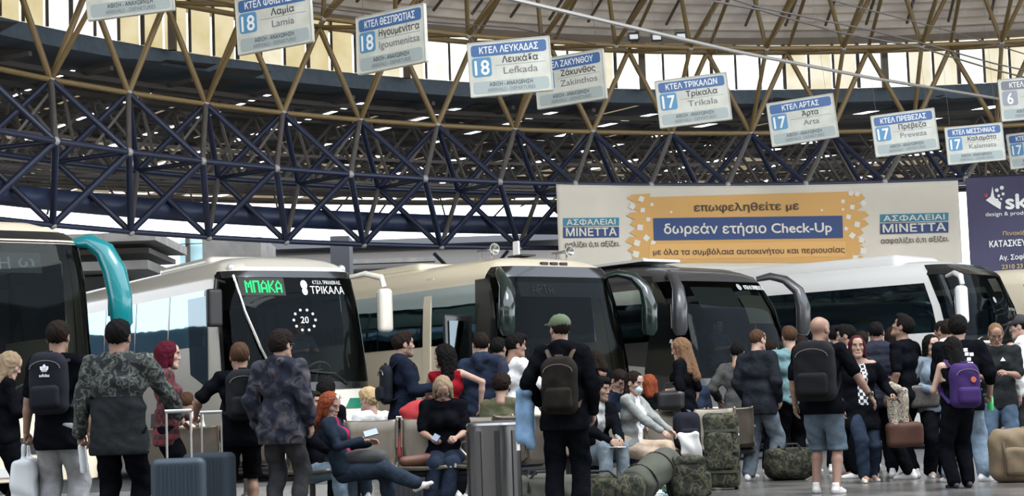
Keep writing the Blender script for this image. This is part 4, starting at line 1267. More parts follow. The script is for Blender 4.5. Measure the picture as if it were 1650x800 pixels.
# ---- head template: origin between the ears, facing +y
def head_template(fem):
    j = .9 if fem else 1.0
    pr = [ell((0, -.014, .032), (.075, .093, .086), .02), ell((0, .022, -.045), (.054 * j, .062, .068), .03), cap((-.012, .074, -.1), (.012, .074, -.1), .019 * j, k=.03),
          cap((-.036, .05, -.012), (-.042, .03, -.02), .026, k=.02), cap((.036, .05, -.012), (.042, .03, -.02), .026, k=.02),
          cap((-.034, .074, .03), (.034, .074, .03), .014, k=.018), ell((0, .05, .06), (.05, .035, .04), .03),
          cap((-.047, .0, -.06), (-.02, .06, -.095), .02 * j, k=.03), cap((.047, .0, -.06), (.02, .06, -.095), .02 * j, k=.03),
          ell((-.032, .1, .008), (.017, .016, .010), .010, sub=True), ell((.032, .1, .008), (.017, .016, .010), .010, sub=True),
          cap((0, .082, .02), (0, .100, -.02), .008, .011, k=.014), cap((-.011, .091, -.026), (.011, .091, -.026), .009, k=.008),
          cap((-.02, .082, -.055), (.02, .082, -.055), .009, k=.008), cap((-.016, .083, -.066), (.016, .083, -.066), .009, k=.006),
          cap((-.018, .099, -.0605), (.018, .099, -.0605), .0035, k=.004, sub=True),
          ell((-.077, -.008, -.002), (.011, .021, .034), .008), ell((.077, -.008, -.002), (.011, .021, .034), .008),
          ell((-.088, .0, .002), (.007, .010, .018), .006, sub=True), ell((.088, .0, .002), (.007, .010, .018), .006, sub=True),
          cap((0, -.018, -.05), (0, -.04, -.17), .053 * j, .058 * j, k=.03)]
    V, Fc = Field(pr, .0065).mesh()
    c = V[Fc].mean(1); mi = np.zeros(len(Fc), int)
    ax = np.abs(c[:, 0])
    mi[(c[:, 1] > .078) & (ax < .024) & (c[:, 2] < -.048) & (c[:, 2] > -.073)] = 1
    mi[(c[:, 1] > .066) & (ax > .014) & (ax < .05) & (c[:, 2] > .026) & (c[:, 2] < .037)] = 2
    beard = ((c[:, 2] < -.035) & (c[:, 1] > .0) & (c[:, 2] > -.125) & ~((ax < .022) & (c[:, 1] > .07) & (c[:, 2] > -.073) & (c[:, 2] < -.046))) | ((ax > .062) & (c[:, 1] > .01) & (c[:, 2] < .0) & (c[:, 2] > -.04))
    # eyes: small balls with iris and pupil
    EV, EF, EM = [], [], []
    mb = MB()
    for sx in (-.032, .032):
        mb.lathe([(.0, -.012), (.008, -.009), (.012, 0), (.008, .009), (.0058, .0106)], 10, (0, 0, 0), 3)
        o = len(mb.v) - 50
        mb.lathe([(.0058, .0106), (.004, .0116), (0, .012)], 10, (0, 0, 0), 4)
        for i in range(o, len(mb.v)):
            x, y, z = mb.v[i]; mb.v[i] = (x + sx, z + .0665, -y + .008)
    o = len(V)
    V = np.concatenate([V, np.array(mb.v)])
    return V, Fc, mi, beard, mb, o
HEADS = {0: head_template(False), 1: head_template(True)}
# ---- right hand template: wrist at origin, fingers +y, palm -z, thumb -x
def hand_template(curl, thumb_in):
    pr = [cap((0, -.03, 0), (0, .02, 0), .026, .024, k=.02), cap((-.022, .03, 0), (-.026, .078, .002), .0145, .0125, k=.012), cap((.02, .03, 0), (.026, .074, .001), .0145, .0115, k=.012), cap((0, .03, 0), (0, .08, .003), .0145, .0125, k=.012)]
    for x, ln, y0, cf in ((-.028, .074, .086, .9), (-.0095, .082, .09, 1.0), (.0095, .076, .087, 1.05), (.027, .06, .08, 1.15)):
        p = V3(x, y0 - .012, .001); ang = 0; seg = [.46 * ln, .31 * ln, .26 * ln]; r = [.0092, .0084, .0076, .0066]
        sp = x * .8
        for i in range(3):
            ang += math.radians(curl * cf * (.75, 1.0, .7)[i])
            q = p + seg[i] * V3(sp * math.cos(ang), math.cos(ang), -math.sin(ang))
            pr.append(cap(p, q, r[i], r[i + 1], k=.003)); p = q
    a = V3(-.02, .012, -.006); b = V3(-.046, .042, -.014 - .012 * thumb_in); c = V3(-.052 + .02 * thumb_in, .072, -.02 - .02 * thumb_in); d = c + V3(.004 + .014 * thumb_in, .026 - .006 * thumb_in, -.006)
    pr += [cap(a, b, .015, .0115, k=.012), cap(b, c, .0110, .0095, k=.004), cap(c, d, .0095, .0075, k=.003)]
    return Field(pr, .0052, pad=.006).mesh()
HANDS = {'relaxed': hand_template(22, 0), 'grip': hand_template(72, 1), 'hold': hand_template(45, .6)}
def skin_mat(c): return mat('skin_%02d_%02d_%02d' % tuple(int(x * 100) for x in c), c, .55, 0, .35, mottle=.06, mscale=20)
M_EYEW = mat('eye_white', (.6, .58, .55), .3); M_EYED = mat('dark_iris', (.02, .013, .01), .2)
SK = {'fair': (.33, .21, .16), 'mid': (.26, .16, .115), 'tan': (.20, .115, .08), 'dark': (.14, .08, .055)}
HAIRC = {'black': (.006, .0055, .0055), 'dark': (.012, .0085, .007), 'brown': (.05, .028, .017), 'red': (.16, .04, .018), 'maroon': (.038, .010, .013), 'blonde': (.36, .26, .14), 'ash': (.19, .14, .09), 'grey': (.10, .10, .10), 'wine': (.055, .007, .014), 'lightbrown': (.12, .07, .04)}
HAIRT = {}
def hair_template(style):
    if style in HAIRT: return HAIRT[style]
    h = .0085
    R = dict(buzz=.002, short=.006, curly=.014, afro=.02).get(style, .009)
    pr = [ell((0, -.016, .034), (.079 + R, .098 + R, .090 + R), .01)]
    if style == 'short': pr += [ell((0, .015, .082), (.066, .08, .046), .02), ell((0, .062, .088), (.045, .03, .022), .02)]
    if style == 'quiff': pr += [ell((0, .03, .09), (.065, .075, .05), .02), ell((0, .07, .1), (.045, .03, .025), .02)]
    if style in ('curly', 'afro'): pr += [ell((0, .0, .08), (.085, .1, .06), .02), ell((0, -.06, .02), (.085, .06, .08), .02)]
    low = -.055
    if style in ('long', 'longcurly', 'bob', 'mid'):
        dn = dict(long=-.34, longcurly=-.28, bob=-.12, mid=-.2)[style]; g = 1.25 if style == 'longcurly' else 1.0
        pr += [cap((0, -.055, .0), (0, -.085, dn), .075 * g, .055 * g, k=.03), cap((-.062, -.02, .02), (-.075, -.04, dn * .8), .034 * g, .03 * g, k=.03), cap((.062, -.02, .02), (.075, -.04, dn * .8), .034 * g, .03 * g, k=.03),
               cap((-.06, .02, .04), (-.076, .025, -.09), .024 * g, .014 * g, k=.02), cap((.06, .02, .04), (.076, .025, -.09), .024 * g, .014 * g, k=.02)]
        low = -1
    if style == 'pony':
        pr += [ell((0, -.115, .06), (.03, .03, .03), .02), cap((0, -.12, .05), (0, -.15, -.18), .03, .018, k=.02)]
    if style == 'bun': pr += [ell((0, -.11, .085), (.045, .045, .045), .01)]
    if style == 'braid': pr += [cap((.03, -.07, 0), (.07, -.03, -.1), .035, .028, k=.02), cap((.07, -.03, -.1), (.085, .04, -.28), .028, .016, k=.02)]; low = -.1 if style != 'braid' else -1
    pr.append(dict(c=(0, .098, -.052), r=(.06, .074, .115), box=True, rd=.03, k=.012, sub=True))
    if style not in ('long', 'longcurly', 'bob', 'mid', 'afro'):
        for sx in (-1, 1): pr.append(ell((sx * .088, .004, -.018), (.03, .034, .042), .008, sub=True))
    if style in ('short', 'buzz', 'quiff', 'curly', 'pony', 'bun'): pr.append(dict(c=(0, -.06, -.14), r=(.15, .12, .085), box=True, rd=.02, k=.01, sub=True)) if style not in ('pony',) else None
    f = Field(pr, h)
    X, Y, Z = f.ax[0][:, None, None], f.ax[1][None, :, None], f.ax[2][None, None, :]
    if style in ('curly', 'afro', 'longcurly'):
        f.F = f.F + .008 * np.sin(95 * X + 2 * np.sin(40 * Z)) * np.sin(90 * Y + 1.5) * np.sin(88 * Z + 2 * np.sin(50 * X))
    else:
        f.F = f.F + .0026 * np.sin(200 * X + 5 * np.sin(28 * Z)) + .0028 * np.sin(120 * Y + 3 * np.sin(40 * X) + 30 * Z)
    HAIRT[style] = f.mesh()
    return HAIRT[style]
SHOET = {}
def shoe_template():
    if SHOET: return SHOET['m']
    pr = [cap((0, -.05, -.045), (0, .06, -.055), .036, .036, k=.03), cap((0, .06, -.055), (.004, .155, -.062), .038, .03, k=.03), cap((0, -.035, -.03), (0, -.03, .02), .036, .036, k=.02), cap((0, 0, -.01), (0, .07, -.04), .034, .03, k=.02)]
    f = Field(pr, .0105)
    f.plane((0, 0, -.08), (0, 0, -1)); f.plane((0, 0, .035), (0, 0, 1))
    V, Fc = f.mesh(); c = V[Fc].mean(1); mi = (c[:, 2] < -.058).astype(int)
    SHOET['m'] = (V, Fc, mi); return SHOET['m']
def frameM(x, y, z): return np.stack([x, y, z], 1)
def rotm(yaw, pitch, roll=0):
    return np.array((Matrix.Rotation(yaw, 3, 'Z') @ Matrix.Rotation(pitch, 3, 'X') @ Matrix.Rotation(roll, 3, 'Y')))
PEOPLE = {}
FEMALE_K = ('f',)
def person(key, label, px, top, d, face, skin='mid', hair=('short', 'dark'), shirt=(.02, .02, .022), pants=(.03, .05, .1), shoes=(.6, .6, .58), sole=(.6, .6, .58), fem=False, wide=1.0, fat=1.0, lean=0, side=0,
           look=(0, 0), sleeve=1.0, hem=.0, leg='pants', legw=1.0, seat=None, R=None, L=None, hr='relaxed', hl='relaxed', feet=None, hood=False, collar=False, vest=None, inner=None, beard=False, glasses=False, puff=0.0,
           shades=False, capc=None, H=None, headk=1.07, jk=1.0, group=None, thick=.012, crossleg=False, mask=None, strap=False, foldamp=.005, cutneck=0.0, elR=None, elL=None):
    ztop = at(px, top, d)[2]
    ln = math.radians(lean)
    if seat is None:
        H = H or ztop / (1 - .45 * (1 - math.cos(ln)))
        P = V3(0, 0, .52 * H)
    else:
        if H is None: H = min(1.86, max(1.5, (ztop - seat - .08) / (.47 * math.cos(ln))))
        P = V3(0, 0, max(ztop - .47 * H * math.cos(ln), .42))
    loc = at(px, top, d)
    rz = -math.radians(face)
    # place so that the head stands at the wanted pixel
    off = V3(side * .4 * H, .43 * H * math.sin(ln) + (0.0), 0)
    cr_, sr_ = math.cos(rz), math.sin(rz)
    loc = V3(loc[0] - (cr_ * off[0] - sr_ * off[1]), loc[1] - (sr_ * off[0] + cr_ * off[1]), 0)
    U = nrm(V3(side, math.sin(ln), math.cos(ln))); Rt = nrm(V3(1, 0, -side)); Fw = np.cross(U, Rt); Rt = np.cross(Fw, U)
    h = H / 1.75
    Cc = P + U * .213 * H; N = P + U * .332 * H; S = P + U * .304 * H
    wd = wide
    sh = {1: S + Rt * .104 * H * wd, -1: S - Rt * .104 * H * wd}
    hp = {1: P - U * .02 * H + Rt * .048 * H * wd, -1: P - U * .02 * H - Rt * .048 * H * wd}
    hy, hpch = math.radians(look[0]), math.radians(look[1])
    Hm = rotm(-hy, -hpch)
    B0 = frameM(Rt, Fw if abs(lean) < 50 else V3(0, 1, 0), U)
    if abs(lean) > 8:   # head stays nearer upright than the torso
        U2 = nrm(U * .5 + V3(0, 0, .5)); B0 = frameM(Rt, np.cross(U2, Rt), U2)
    HM = B0 @ Hm
    hc = N + B0[:, 2] * .078 * H + HM @ V3(0, .028, .022)
    hk = headk * (H / 1.75) ** .6
    # --- limbs
    arms = {}
    for sd, tg, el in ((1, R, elR), (-1, L, elL)):
        tg = tg or (.035, .03, -.32)
        T = sh[sd] + V3(sd * tg[0], tg[1], tg[2]) * H
        hint = V3(sd * .5, -.7, -.6) if el is None else V3(sd * el[0], el[1], el[2])
        e, w = ik(sh[sd], T, .172 * H, .150 * H, hint)
        arms[sd] = (sh[sd], e, w)
    legs = {}
    for sd in (1, -1):
        if feet and feet.get(sd): ft = V3(*feet[sd][:3]) * H; hint = V3(*(feet[sd][3] if len(feet[sd]) > 3 else (0, 1, .2)))
        elif seat is None: ft = V3(sd * .062 * H, (.02 if sd > 0 else -.02) * H, .045 * H); hint = V3(sd * .12, 1, 0)
        else: ft = V3(sd * .075 * H, .25 * H + .02 * sd, .045 * H); hint = V3(0, 1, 1)
        kn, an = ik(hp[sd], ft, .245 * H, .245 * H, hint)
        legs[sd] = (hp[sd], kn, an)
    root = empty('person', loc, rz, label, 'person', group)
    fx = math.sqrt(fat)
    def torso(t, low=True):
        q = [cap(P - Rt * .043 * H * wd, P + Rt * .043 * H * wd, .064 * H * fx + t, k=.06), cap(P + U * .09 * H - Rt * (.028 if fem else .04) * H * wd, P + U * .09 * H + Rt * (.028 if fem else .04) * H * wd, .058 * H * fx + t * 1.1, k=.06),
             cap(Cc - Rt * .046 * H * wd + Fw * .004 * H, Cc + Rt * .046 * H * wd + Fw * .004 * H, .06 * H * fx ** .7 + t, k=.06), cap(S - Rt * .085 * H * wd - U * .012 * H, S + Rt * .085 * H * wd - U * .012 * H, .036 * H + t * .8, k=.05)]
        if fem: q += [ell(Cc + Rt * .04 * H + Fw * .045 * H, (.04 * H + t,) * 3, .03), ell(Cc - Rt * .04 * H + Fw * .045 * H, (.04 * H + t,) * 3, .03)]
        if fat > 1.15: q += [ell(P + U * .09 * H + Fw * .03 * H, (.075 * H * fx + t, .07 * H * fx + t, .08 * H + t), .06)]
        return q
    hb = .017 * h
    bp = torso(0) + [cap(S + U * .015 * H - Rt * .045 * H, S + U * .015 * H + Rt * .045 * H, .027 * H, k=.04), cap(N - U * .02 * H, hc - HM @ V3(0, .02, .06), .033 * H, .030 * H, k=.04)]
    for sd in (1, -1):
        a, e, w = arms[sd]; ak = fx * (.88 if fem else 1)
        bp += [cap(a, e, .028 * H * ak, .0225 * H * ak, k=.03), cap(e, e + (w - e) * .35, .0225 * H * ak, .0235 * H * ak, k=.015), cap(e + (w - e) * .35, w, .0235 * H * ak, .0155 * H * ak, k=.015)]
        a, kn, an = legs[sd]
        bk = nrm(np.cross(nrm(an - kn), Rt)) * .006 * H
        bp += [cap(a, kn, .05 * H * fx, .032 * H, k=.04), cap(kn, kn + (an - kn) * .35 + bk, .03 * H, .032 * H, k=.02), cap(kn + (an - kn) * .35 + bk, an, .032 * H, .021 * H, k=.02), cap(an, an + V3(0, .06 * H, -.02 * H), .02 * H, .018 * H, k=.02)]
    bV, bF = Field(bp, hb).mesh()
    VV, FF, MM = [bV], [bF], [np.zeros(len(bF), int)]
    nv = len(bV)
    hV, hF, hmi, beardm, eyes, eo = HEADS[1 if fem else 0]
    hmi = hmi.copy()
    if beard: hmi[beardm & (hmi == 0)] = 5
    VV.append(hV * hk @ HM.T + hc); FF.append(hF + nv); MM.append(hmi)
    base = nv + eo; eyf = [tuple(i + base for i in f) for f in eyes.f]; eym = list(eyes.m); nv += len(hV)
    eq = [f for f in eyf]
    FF.append(np.array([f if len(f) == 4 else (f[0], f[1], f[2], f[2]) for f in eq])); MM.append(np.array(eym))
    hands = {}
    for sd, kind in ((1, hr), (-1, hl)):
        a, e, w = arms[sd]; f = nrm(w - e)
        hint = V3(0, 1, 0) if f[2] < -.72 else V3(-sd * .55, -.1, .85)
        t = nrm(hint - f * (hint @ f)); X = -t if sd > 0 else t
        Z = np.cross(X, f); M = frameM(X, f, Z)
        V, Fc = HANDS[kind]
        V = V * (H / 1.75) * (.92 if fem else 1.0)
        if sd < 0: V = V * V3(-1, 1, 1); Fc = Fc[:, ::-1]
        VV.append(V @ M.T + w); FF.append(Fc + nv); MM.append(np.zeros(len(Fc), int)); nv += len(V)
        hands[sd] = (w + f * .07 * h, f, M)
    sm = skin_mat(SK[skin]); hcol = HAIRC[hair[1]] if hair else HAIRC['dark']
    hm = mat('hair_' + (hair[1] if hair else 'dark'), hcol, .8, 0, .04)
    bc = tuple(.5 * a + .5 * b_ for a, b_ in zip(SK[skin], hcol))
    mats = [sm, mat('lips_' + skin, (SK[skin][0] * .85, SK[skin][1] * .68, SK[skin][2] * .72), .5), hm, M_EYEW, M_EYED, mat('beard_%s_%s' % (skin, hair[1] if hair else 'x'), bc, .8)]
    me = soft_mesh('body', np.concatenate(VV), np.concatenate(FF), mats, np.concatenate(MM))
    link_mesh('body', me, root)
    me.validate()
    # --- hair
    def on_head(name, V, Fc, m, **kw):
        return link_mesh(name, soft_mesh(name, V * hk @ HM.T + hc, Fc, m), root)
    if hair and hair[0] != 'bald':
        V, Fc = hair_template(hair[0]); on_head('hair', V, Fc, hm)
    if capc:
        f = Field([ell((0, -.014, .045), (.09, .108, .088), .01), cap((-.04, .09, .05), (.04, .09, .05), .02, k=.03), dict(c=(0, .12, .048), r=(.06, .055, .008), box=True, rd=.008, k=.01), dict(c=(0, 0, -.06), r=(.2, .2, .085), box=True, rd=.01, k=.006, sub=True)], .009).mesh()
        on_head('hat', f[0], f[1], mat('cap_%02d_%02d_%02d' % tuple(int(x * 99) for x in capc), capc, .9))
    if glasses:
        g = MB()
        for sx in (-.033, .033): g.tube([(sx + .021 * math.cos(q), .101, .006 + .018 * math.sin(q)) for q in np.linspace(0, 2 * PI, 13)], .0022, 4, cap=False)
        g.tube([(-.012, .103, .01), (.012, .103, .01)], .0022, 4)
        for sx in (-1, 1): g.tube([(sx * .054, .1, .012), (sx * .076, .06, .012), (sx * .08, -.005, .012)], .002, 4)
        g.v = [tuple((np.array(p) * hk) @ HM.T + hc) for p in g.v]
        g.build('glasses', mat('dark_glasses_frame', (.02, .02, .02), .3), root)
    if shades:
        g = MB()
        for sx in (-.032, .032): g.lathe([(0, .006), (.022, .004), (.023, -.002)], 12, (sx, .075, .115), 0, Matrix.Rotation(math.radians(-50), 3, 'X'))
        g.tube([(-.08, .0, .07), (-.06, .07, .105), (.06, .07, .105), (.08, .0, .07)], .003, 4)
        g.v = [tuple((np.array(p) * hk) @ HM.T + hc) for p in g.v]
        g.build('sunglasses', mat('pale_sunglass_lens', (.3, .28, .22), .15), root)
    if mask:
        f = Field([ell((0, .062, -.052), (.05, .05, .045), .01), dict(c=(0, .0, -.05), r=(.1, .05, .1), box=True, rd=.01, k=.01, sub=True)], .008).mesh()
        on_head('face_mask', f[0], f[1], mat('pale_blue_mask', mask, .8))
    # --- clothes
    def cmat(c, tagn):
        return c if not isinstance(c, tuple) else mat('%s_cloth_%02d_%02d_%02d' % (tagn, *[int(x * 100) for x in c]), c, 1.0, 0, .0, mottle=.22, mscale=10, bump=.9, bscale=13)
    hc_ = .0145 * h if d < 19 else .017 * h
    seed = sum(map(ord, key)) % 17
    t = thick
    tp = torso(t) + ([] if strap else [cap(S + U * .018 * H - Rt * .04 * H * wd, S + U * .018 * H + Rt * .04 * H * wd, .028 * H + t * .8, k=.05), cap(S, N + U * .005 * H, .045 * H + t * .5, .034 * H + t * .4, k=.03)])
    if jk != 1.0: tp.append(cap(P - U * hem * H - Rt * .04 * H * wd, P - U * hem * H + Rt * .04 * H * wd, .066 * H * fx * jk + t, k=.05))
    elif hem > 0: tp.append(cap(P - U * hem * H - Rt * .042 * H * wd, P - U * hem * H + Rt * .042 * H * wd, .068 * H * fx + t, k=.05))
    sl = {1: sleeve, -1: sleeve}
    for sd in (1, -1):
        a, e, w = arms[sd]; ak = fx * (.9 if fem else 1)
        s = sl[sd]
        if s > 0:
            if s <= .6: tp.append(cap(a, a + (e - a) * s / .5 * .85, .034 * H * ak + t, .031 * H * ak + t, k=.03))
            else:
                tp += [cap(a, e, .031 * H * ak + t, .026 * H * ak + t, k=.03), cap(e, e + (w - e) * min(1, (s - .5) * 2) * .93, .026 * H * ak + t, .0195 * H * ak + t * .8, k=.02)]
    if hood: tp += [cap(N - Fw * .03 * H - Rt * .025 * H, N - Fw * .03 * H + Rt * .025 * H, .038 * H, k=.02), cap(N - Fw * .045 * H - U * .03 * H, N - Fw * .05 * H - U * .05 * H, .036 * H, k=.03), cap(N + Rt * .04 * H - Fw * .0, N + Fw * .04 * H - U * .03 * H + Rt * .01, .016 * H, k=.015), cap(N - Rt * .04 * H, N + Fw * .04 * H - U * .03 * H - Rt * .01, .016 * H, k=.015)]
    if collar:
        for q in range(8):
            a0, a1 = q * PI / 4, (q + 1) * PI / 4
            tp.append(cap(N + U * .012 * H + (Rt * math.cos(a0) + Fw * math.sin(a0)) * .037 * H, N + U * .012 * H + (Rt * math.cos(a1) + Fw * math.sin(a1)) * .037 * H, .011 * H, k=.01))
    f = Field(tp, hc_)
    f.fold(foldamp * 1.5, 26, seed); f.fold(foldamp * .6, 55, seed + 5)
    if puff:
        Z = f.ax[2][None, None, :]; f.F = f.F - puff * np.abs(np.sin(Z * PI / .075))
    f.plane(P - U * (hem + .035) * H, -U)
    if not (hood or collar): f.plane(N + U * (.016 - cutneck) * H + Fw * 0, nrm(U + Fw * .3))
    if strap: f.plane(S - U * .005 * H, U)
    V, Fc = f.mesh()
    mi = None; ms = [cmat(shirt, 'top')]
    if inner is not None:
        c = V[Fc].mean(1) - P; mi = ((np.abs(c @ Rt) < .032 * H) & (c @ Fw > .02 * H) & (c @ U > .02 * H)).astype(int); ms.append(cmat(inner, 'inner'))
    if vest is not None:   # sleeves in another colour
        c = V[Fc].mean(1) - P; mi = ((np.abs(c @ Rt) > .118 * H * wd)).astype(int); ms.append(cmat(vest, 'sleeve'))
    link_mesh('top', soft_mesh('top', V, Fc, ms, mi), root)
    t2 = .012 * legw ** 2
    lp = [cap(P - Rt * .043 * H * wd, P + Rt * .043 * H * wd, .066 * H * fx + .006, k=.04), cap(P + U * .05 * H - Rt * .035 * H * wd, P + U * .05 * H + Rt * .035 * H * wd, .052 * H * fx + .004, k=.04)]
    for sd in (1, -1):
        a, kn, an = legs[sd]
        if leg == 'shorts': lp += [cap(a, kn, .05 * H * fx + t2, .043 * H * fx + t2, k=.012), cap(kn, kn + (an - kn) * .25, .043 * H * fx + t2, .043 * H * fx + t2, k=.012)]
        elif leg == 'leggings': lp += [cap(a, kn, .052 * H * fx, .036 * H, k=.03), cap(kn, an + (kn - an) * .08, .036 * H, .026 * H, k=.02)]
        else: lp += [cap(a, kn, .053 * H * fx + t2, .041 * H + t2, k=.015), cap(kn, an + (kn - an) * .06, .041 * H + t2, .031 * H + t2 * 1.3, k=.02)]
    f = Field(lp, hc_); f.fold(foldamp * 1.2, 30, seed + 3); f.plane(P + U * .03 * H, U) if seat is None else None
    if leg == 'shorts': f.plane((0, 0, legs[1][1][2] - .02 * H), (0, 0, -1))
    V, Fc = f.mesh()
    link_mesh('shorts' if leg == 'shorts' else 'trousers', soft_mesh('trousers', V, Fc, cmat(pants, 'trouser')), root)
    sV, sF, smi = shoe_template()
    smats = [mat('shoe_%02d_%02d_%02d' % tuple(int(x * 100) for x in shoes), shoes, .6), mat('sole_%02d_%02d_%02d' % tuple(int(x * 100) for x in sole), sole, .6)]
    for sd in (1, -1):
        a, kn, an = legs[sd]
        tz = nrm(kn - an)
        fwd = nrm(V3(sd * .18, 1, 0)) if seat is None or an[2] < .1 else nrm(V3(0, .8, 0) - tz * .3)
        if feet and feet.get(sd) and len(feet[sd]) > 4: fwd = nrm(V3(*feet[sd][4]))
        up = V3(0, 0, 1) if an[2] < .12 * H else tz
        up = nrm(up - fwd * (up @ fwd)); X = np.cross(fwd, up)
        V = sV * (H / 1.75) * (.92 if fem else 1.02)
        link_mesh('shoe', soft_mesh('shoe', V @ frameM(X, fwd, up).T + an, sF, smats, smi), root)
    J = dict(root=root, loc=loc, rz=rz, H=H, P=P, C=Cc, N=N, S=S, U=U, Rt=Rt, Fw=Fw, sh=sh, arms=arms, legs=legs, hands=hands, hc=hc, HM=HM, hk=hk, wd=wd, fx=fx)
    PEOPLE[key] = J
    return J
def held(J, name, label, cat, group=None):
    """a thing carried by a person: its own top-level Empty in the same frame"""
    return empty(name, J['loc'], J['rz'], label, cat, group)
def backpack(J, label, m, w=.30, hgt=.44, dep=.17, low=.0, strap_m=None, leather=False, name='backpack'):
    H, C, U, Rt, Fw = J['H'], J['C'], J['U'], J['Rt'], J['Fw']
    r = held(J, name, label, 'backpack')
    c = C - Fw * (.06 * H * J['fx'] + dep / 2 + .018) - U * (low + .02)
    Rm = frameM(Rt, Fw, U)
    sm = strap_m or m
    soft('pack_body', [dict(c=c, r=(w / 2, dep / 2, hgt / 2), R=Rm, box=True, rd=.075, k=.03), dict(c=c + U * hgt * .42, r=(w * .36, dep * .42, hgt * .14), R=Rm, box=True, rd=.05, k=.05)], .014, m, r, fold=(.004, 22, 2))
    soft('front_pocket', [dict(c=c - Fw * dep * .55 - U * hgt * .2, r=(w * .38, .045, hgt * .2), R=Rm, box=True, rd=.04, k=.02)], .012, m, r, fold=(.003, 25, 1))
    for sd in (1, -1):
        s0 = J['S']; rr = .052 * H
        pts = [c + U * hgt * .4 + Rt * sd * .06 + Fw * dep * .4, s0 + Rt * sd * .062 * H - Fw * rr * .9 + U * .01, s0 + Rt * sd * .066 * H + U * (rr * .78), s0 + Rt * sd * .066 * H + Fw * rr * 1.15, C + Rt * sd * .075 * H + Fw * (.075 * H * J['fx']), C - U * .08 * H + Rt * sd * .10 * H + Fw * .03 * H, c - U * hgt * .38 + Rt * sd * w * .42 + Fw * dep * .4]
        P_ = []
        for i in range(len(pts) - 1):
            for q in range(4): P_.append(pts[i] * (1 - q / 4) + pts[i + 1] * q / 4)
        P_.append(pts[-1])
        mb = MB(); mb.tube([tuple(p) for p in P_], .02, 6, sq=(1.5, .5)); mb.build('shoulder_strap', sm, r, smooth=True)
    mb = MB(); t0 = c + U * hgt * .5
    mb.tube([tuple(t0 - Rt * .04), tuple(t0 + U * .035 - Rt * .03), tuple(t0 + U * .035 + Rt * .03), tuple(t0 + Rt * .04)], .009, 6); mb.build('grab_handle', sm, r, smooth=True)
    z = MB(); 
    z.tube([tuple(c - Fw * (dep / 2 + .004) + Rt * w * .40 * math.cos(q) + U * (hgt * .28 + hgt * .14 * math.sin(q))) for q in np.linspace(0, PI, 9)], .005, 4)
    z.build('zip', mat('dull_metal_zip', (.15, .14, .13), .4, .6), r)
    return r, c, Rm
def phone_in(J, sd, label, col=(.02, .02, .025), up=.02):
    w, f, M = J['hands'][sd]
    r = held(J, 'mobile_phone', label, 'phone')
    c = Vector([float(q) for q in w + f * .03 + V3(0, 0, up)])
    Mx = Matrix([[float(v) for v in row] for row in frameM(M[:, 0], M[:, 1], M[:, 2])])
    mb = MB(); mb.box(c, (.07, .135, .009), M=Mx); o = mb.build('case', mat('phone_case', col, .3), r); bevel(o, .004)
    MB().box(c + Mx @ Vector((0, 0, .006 if M[2, 2] > 0 else -.006)), (.062, .124, .002), M=Mx).build('screen', mat('phone_screen', (.2, .24, .3), .1, emit=(.5, .6, .8), es=.25), r)
    return r
# ---- cloths and patterns
C_CAMO = ramp_mat('woodland_camouflage_cloth', [(0, (.014, .016, .012)), (.44, (.032, .036, .022)), (.53, (.065, .06, .038)), (.6, (.02, .018, .014))], 15, kind='noise', detail=1.5, dist=.5)
C_CAMO2 = ramp_mat('grey_camouflage_cloth', [(0, (.012, .015, .016)), (.45, (.045, .05, .045)), (.52, (.095, .10, .085)), (.56, (.02, .024, .024))], 13, detail=1.5, dist=1.2)
C_CAMO3 = ramp_mat('navy_camouflage_cloth', [(0, (.008, .01, .018)), (.47, (.026, .026, .034)), (.56, (.05, .045, .05)), (.64, (.015, .016, .024))], 8, detail=2, dist=.6)
C_PLAID = plaid_mat('red_black_plaid_cloth', (.10, .008, .013), (.012, .005, .006), 22)
C_CHECK = plaid_mat('black_white_check_cloth', (.5, .5, .5), (.01, .01, .01), 26)
BLK = (.0045, .005, .0065); NAVY = (.009, .012, .021); CHAR = (.028, .028, .03); JEAN = (.035, .052, .08); LJEAN = (.115, .14, .165); DJEAN = (.017, .025, .04); GREYC = (.10, .105, .11); WHT_ = (.62, .62, .61)
DOWN = None
ph = lambda x=-.05, y=.17, z=-.13: (x, y, z)
# ---- left group
J = person('blonde', 'long-haired blonde woman in black at the far left edge looking down', 10, 572, 17.4, 70, 'fair', ('long', 'ash'), BLK, BLK, fem=True, look=(0, 25), R=ph(-.04, .18, -.14), L=ph(-.04, .18, -.14), sleeve=.95, legw=1.2)
phone_in(J, 1, 'phone in the hands of the blonde woman at far left')
J = person('sport', 'man in black T-shirt and grey joggers with sports backpack, carrying a white bag', 92, 525, 14.9, 6, 'tan', ('short', 'dark'), BLK, (.22, .225, .23), sleeve=.45, wide=.97, legw=1.25, L=(.06, .02, -.315), hl='grip', hem=.06, headk=1.1)
r, c, Rm = backpack(J, 'black sports backpack with white three-leaf logo on a man at far left', mat('black_nylon', (.012, .013, .018), .95, 0, .1), .31, .46)
mb = MB(); lf = []
bkp = c - J['Fw'] * (.17 / 2 + .012) + J['U'] * .10
def onpack(x, z): return tuple(bkp + J['Rt'] * x + J['U'] * z)
for a, w_, l_ in ((0, .017, .055), (.75, .016, .05), (-.75, .016, .05)):
    pts = []
    for q in range(10):
        t_ = q / 9; s_ = math.sin(PI * t_)
        pts.append((s_ * w_, t_ * l_))
    pts += [(-p[0], p[1]) for p in pts[::-1][1:-1]]
    ca, sa = math.cos(a), math.sin(a)
    mb.add([onpack(p[0] * ca + p[1] * sa, -p[0] * sa + p[1] * ca + .01) for p in pts], [tuple(range(len(pts)))])
for zz in (.003, .011): mb.add([onpack(-.022, zz), onpack(.022, zz), onpack(.022, zz + .003), onpack(-.022, zz + .003)], [(0, 1, 2, 3)])
v, f = text_verts('adidas', .034, .02, .085)
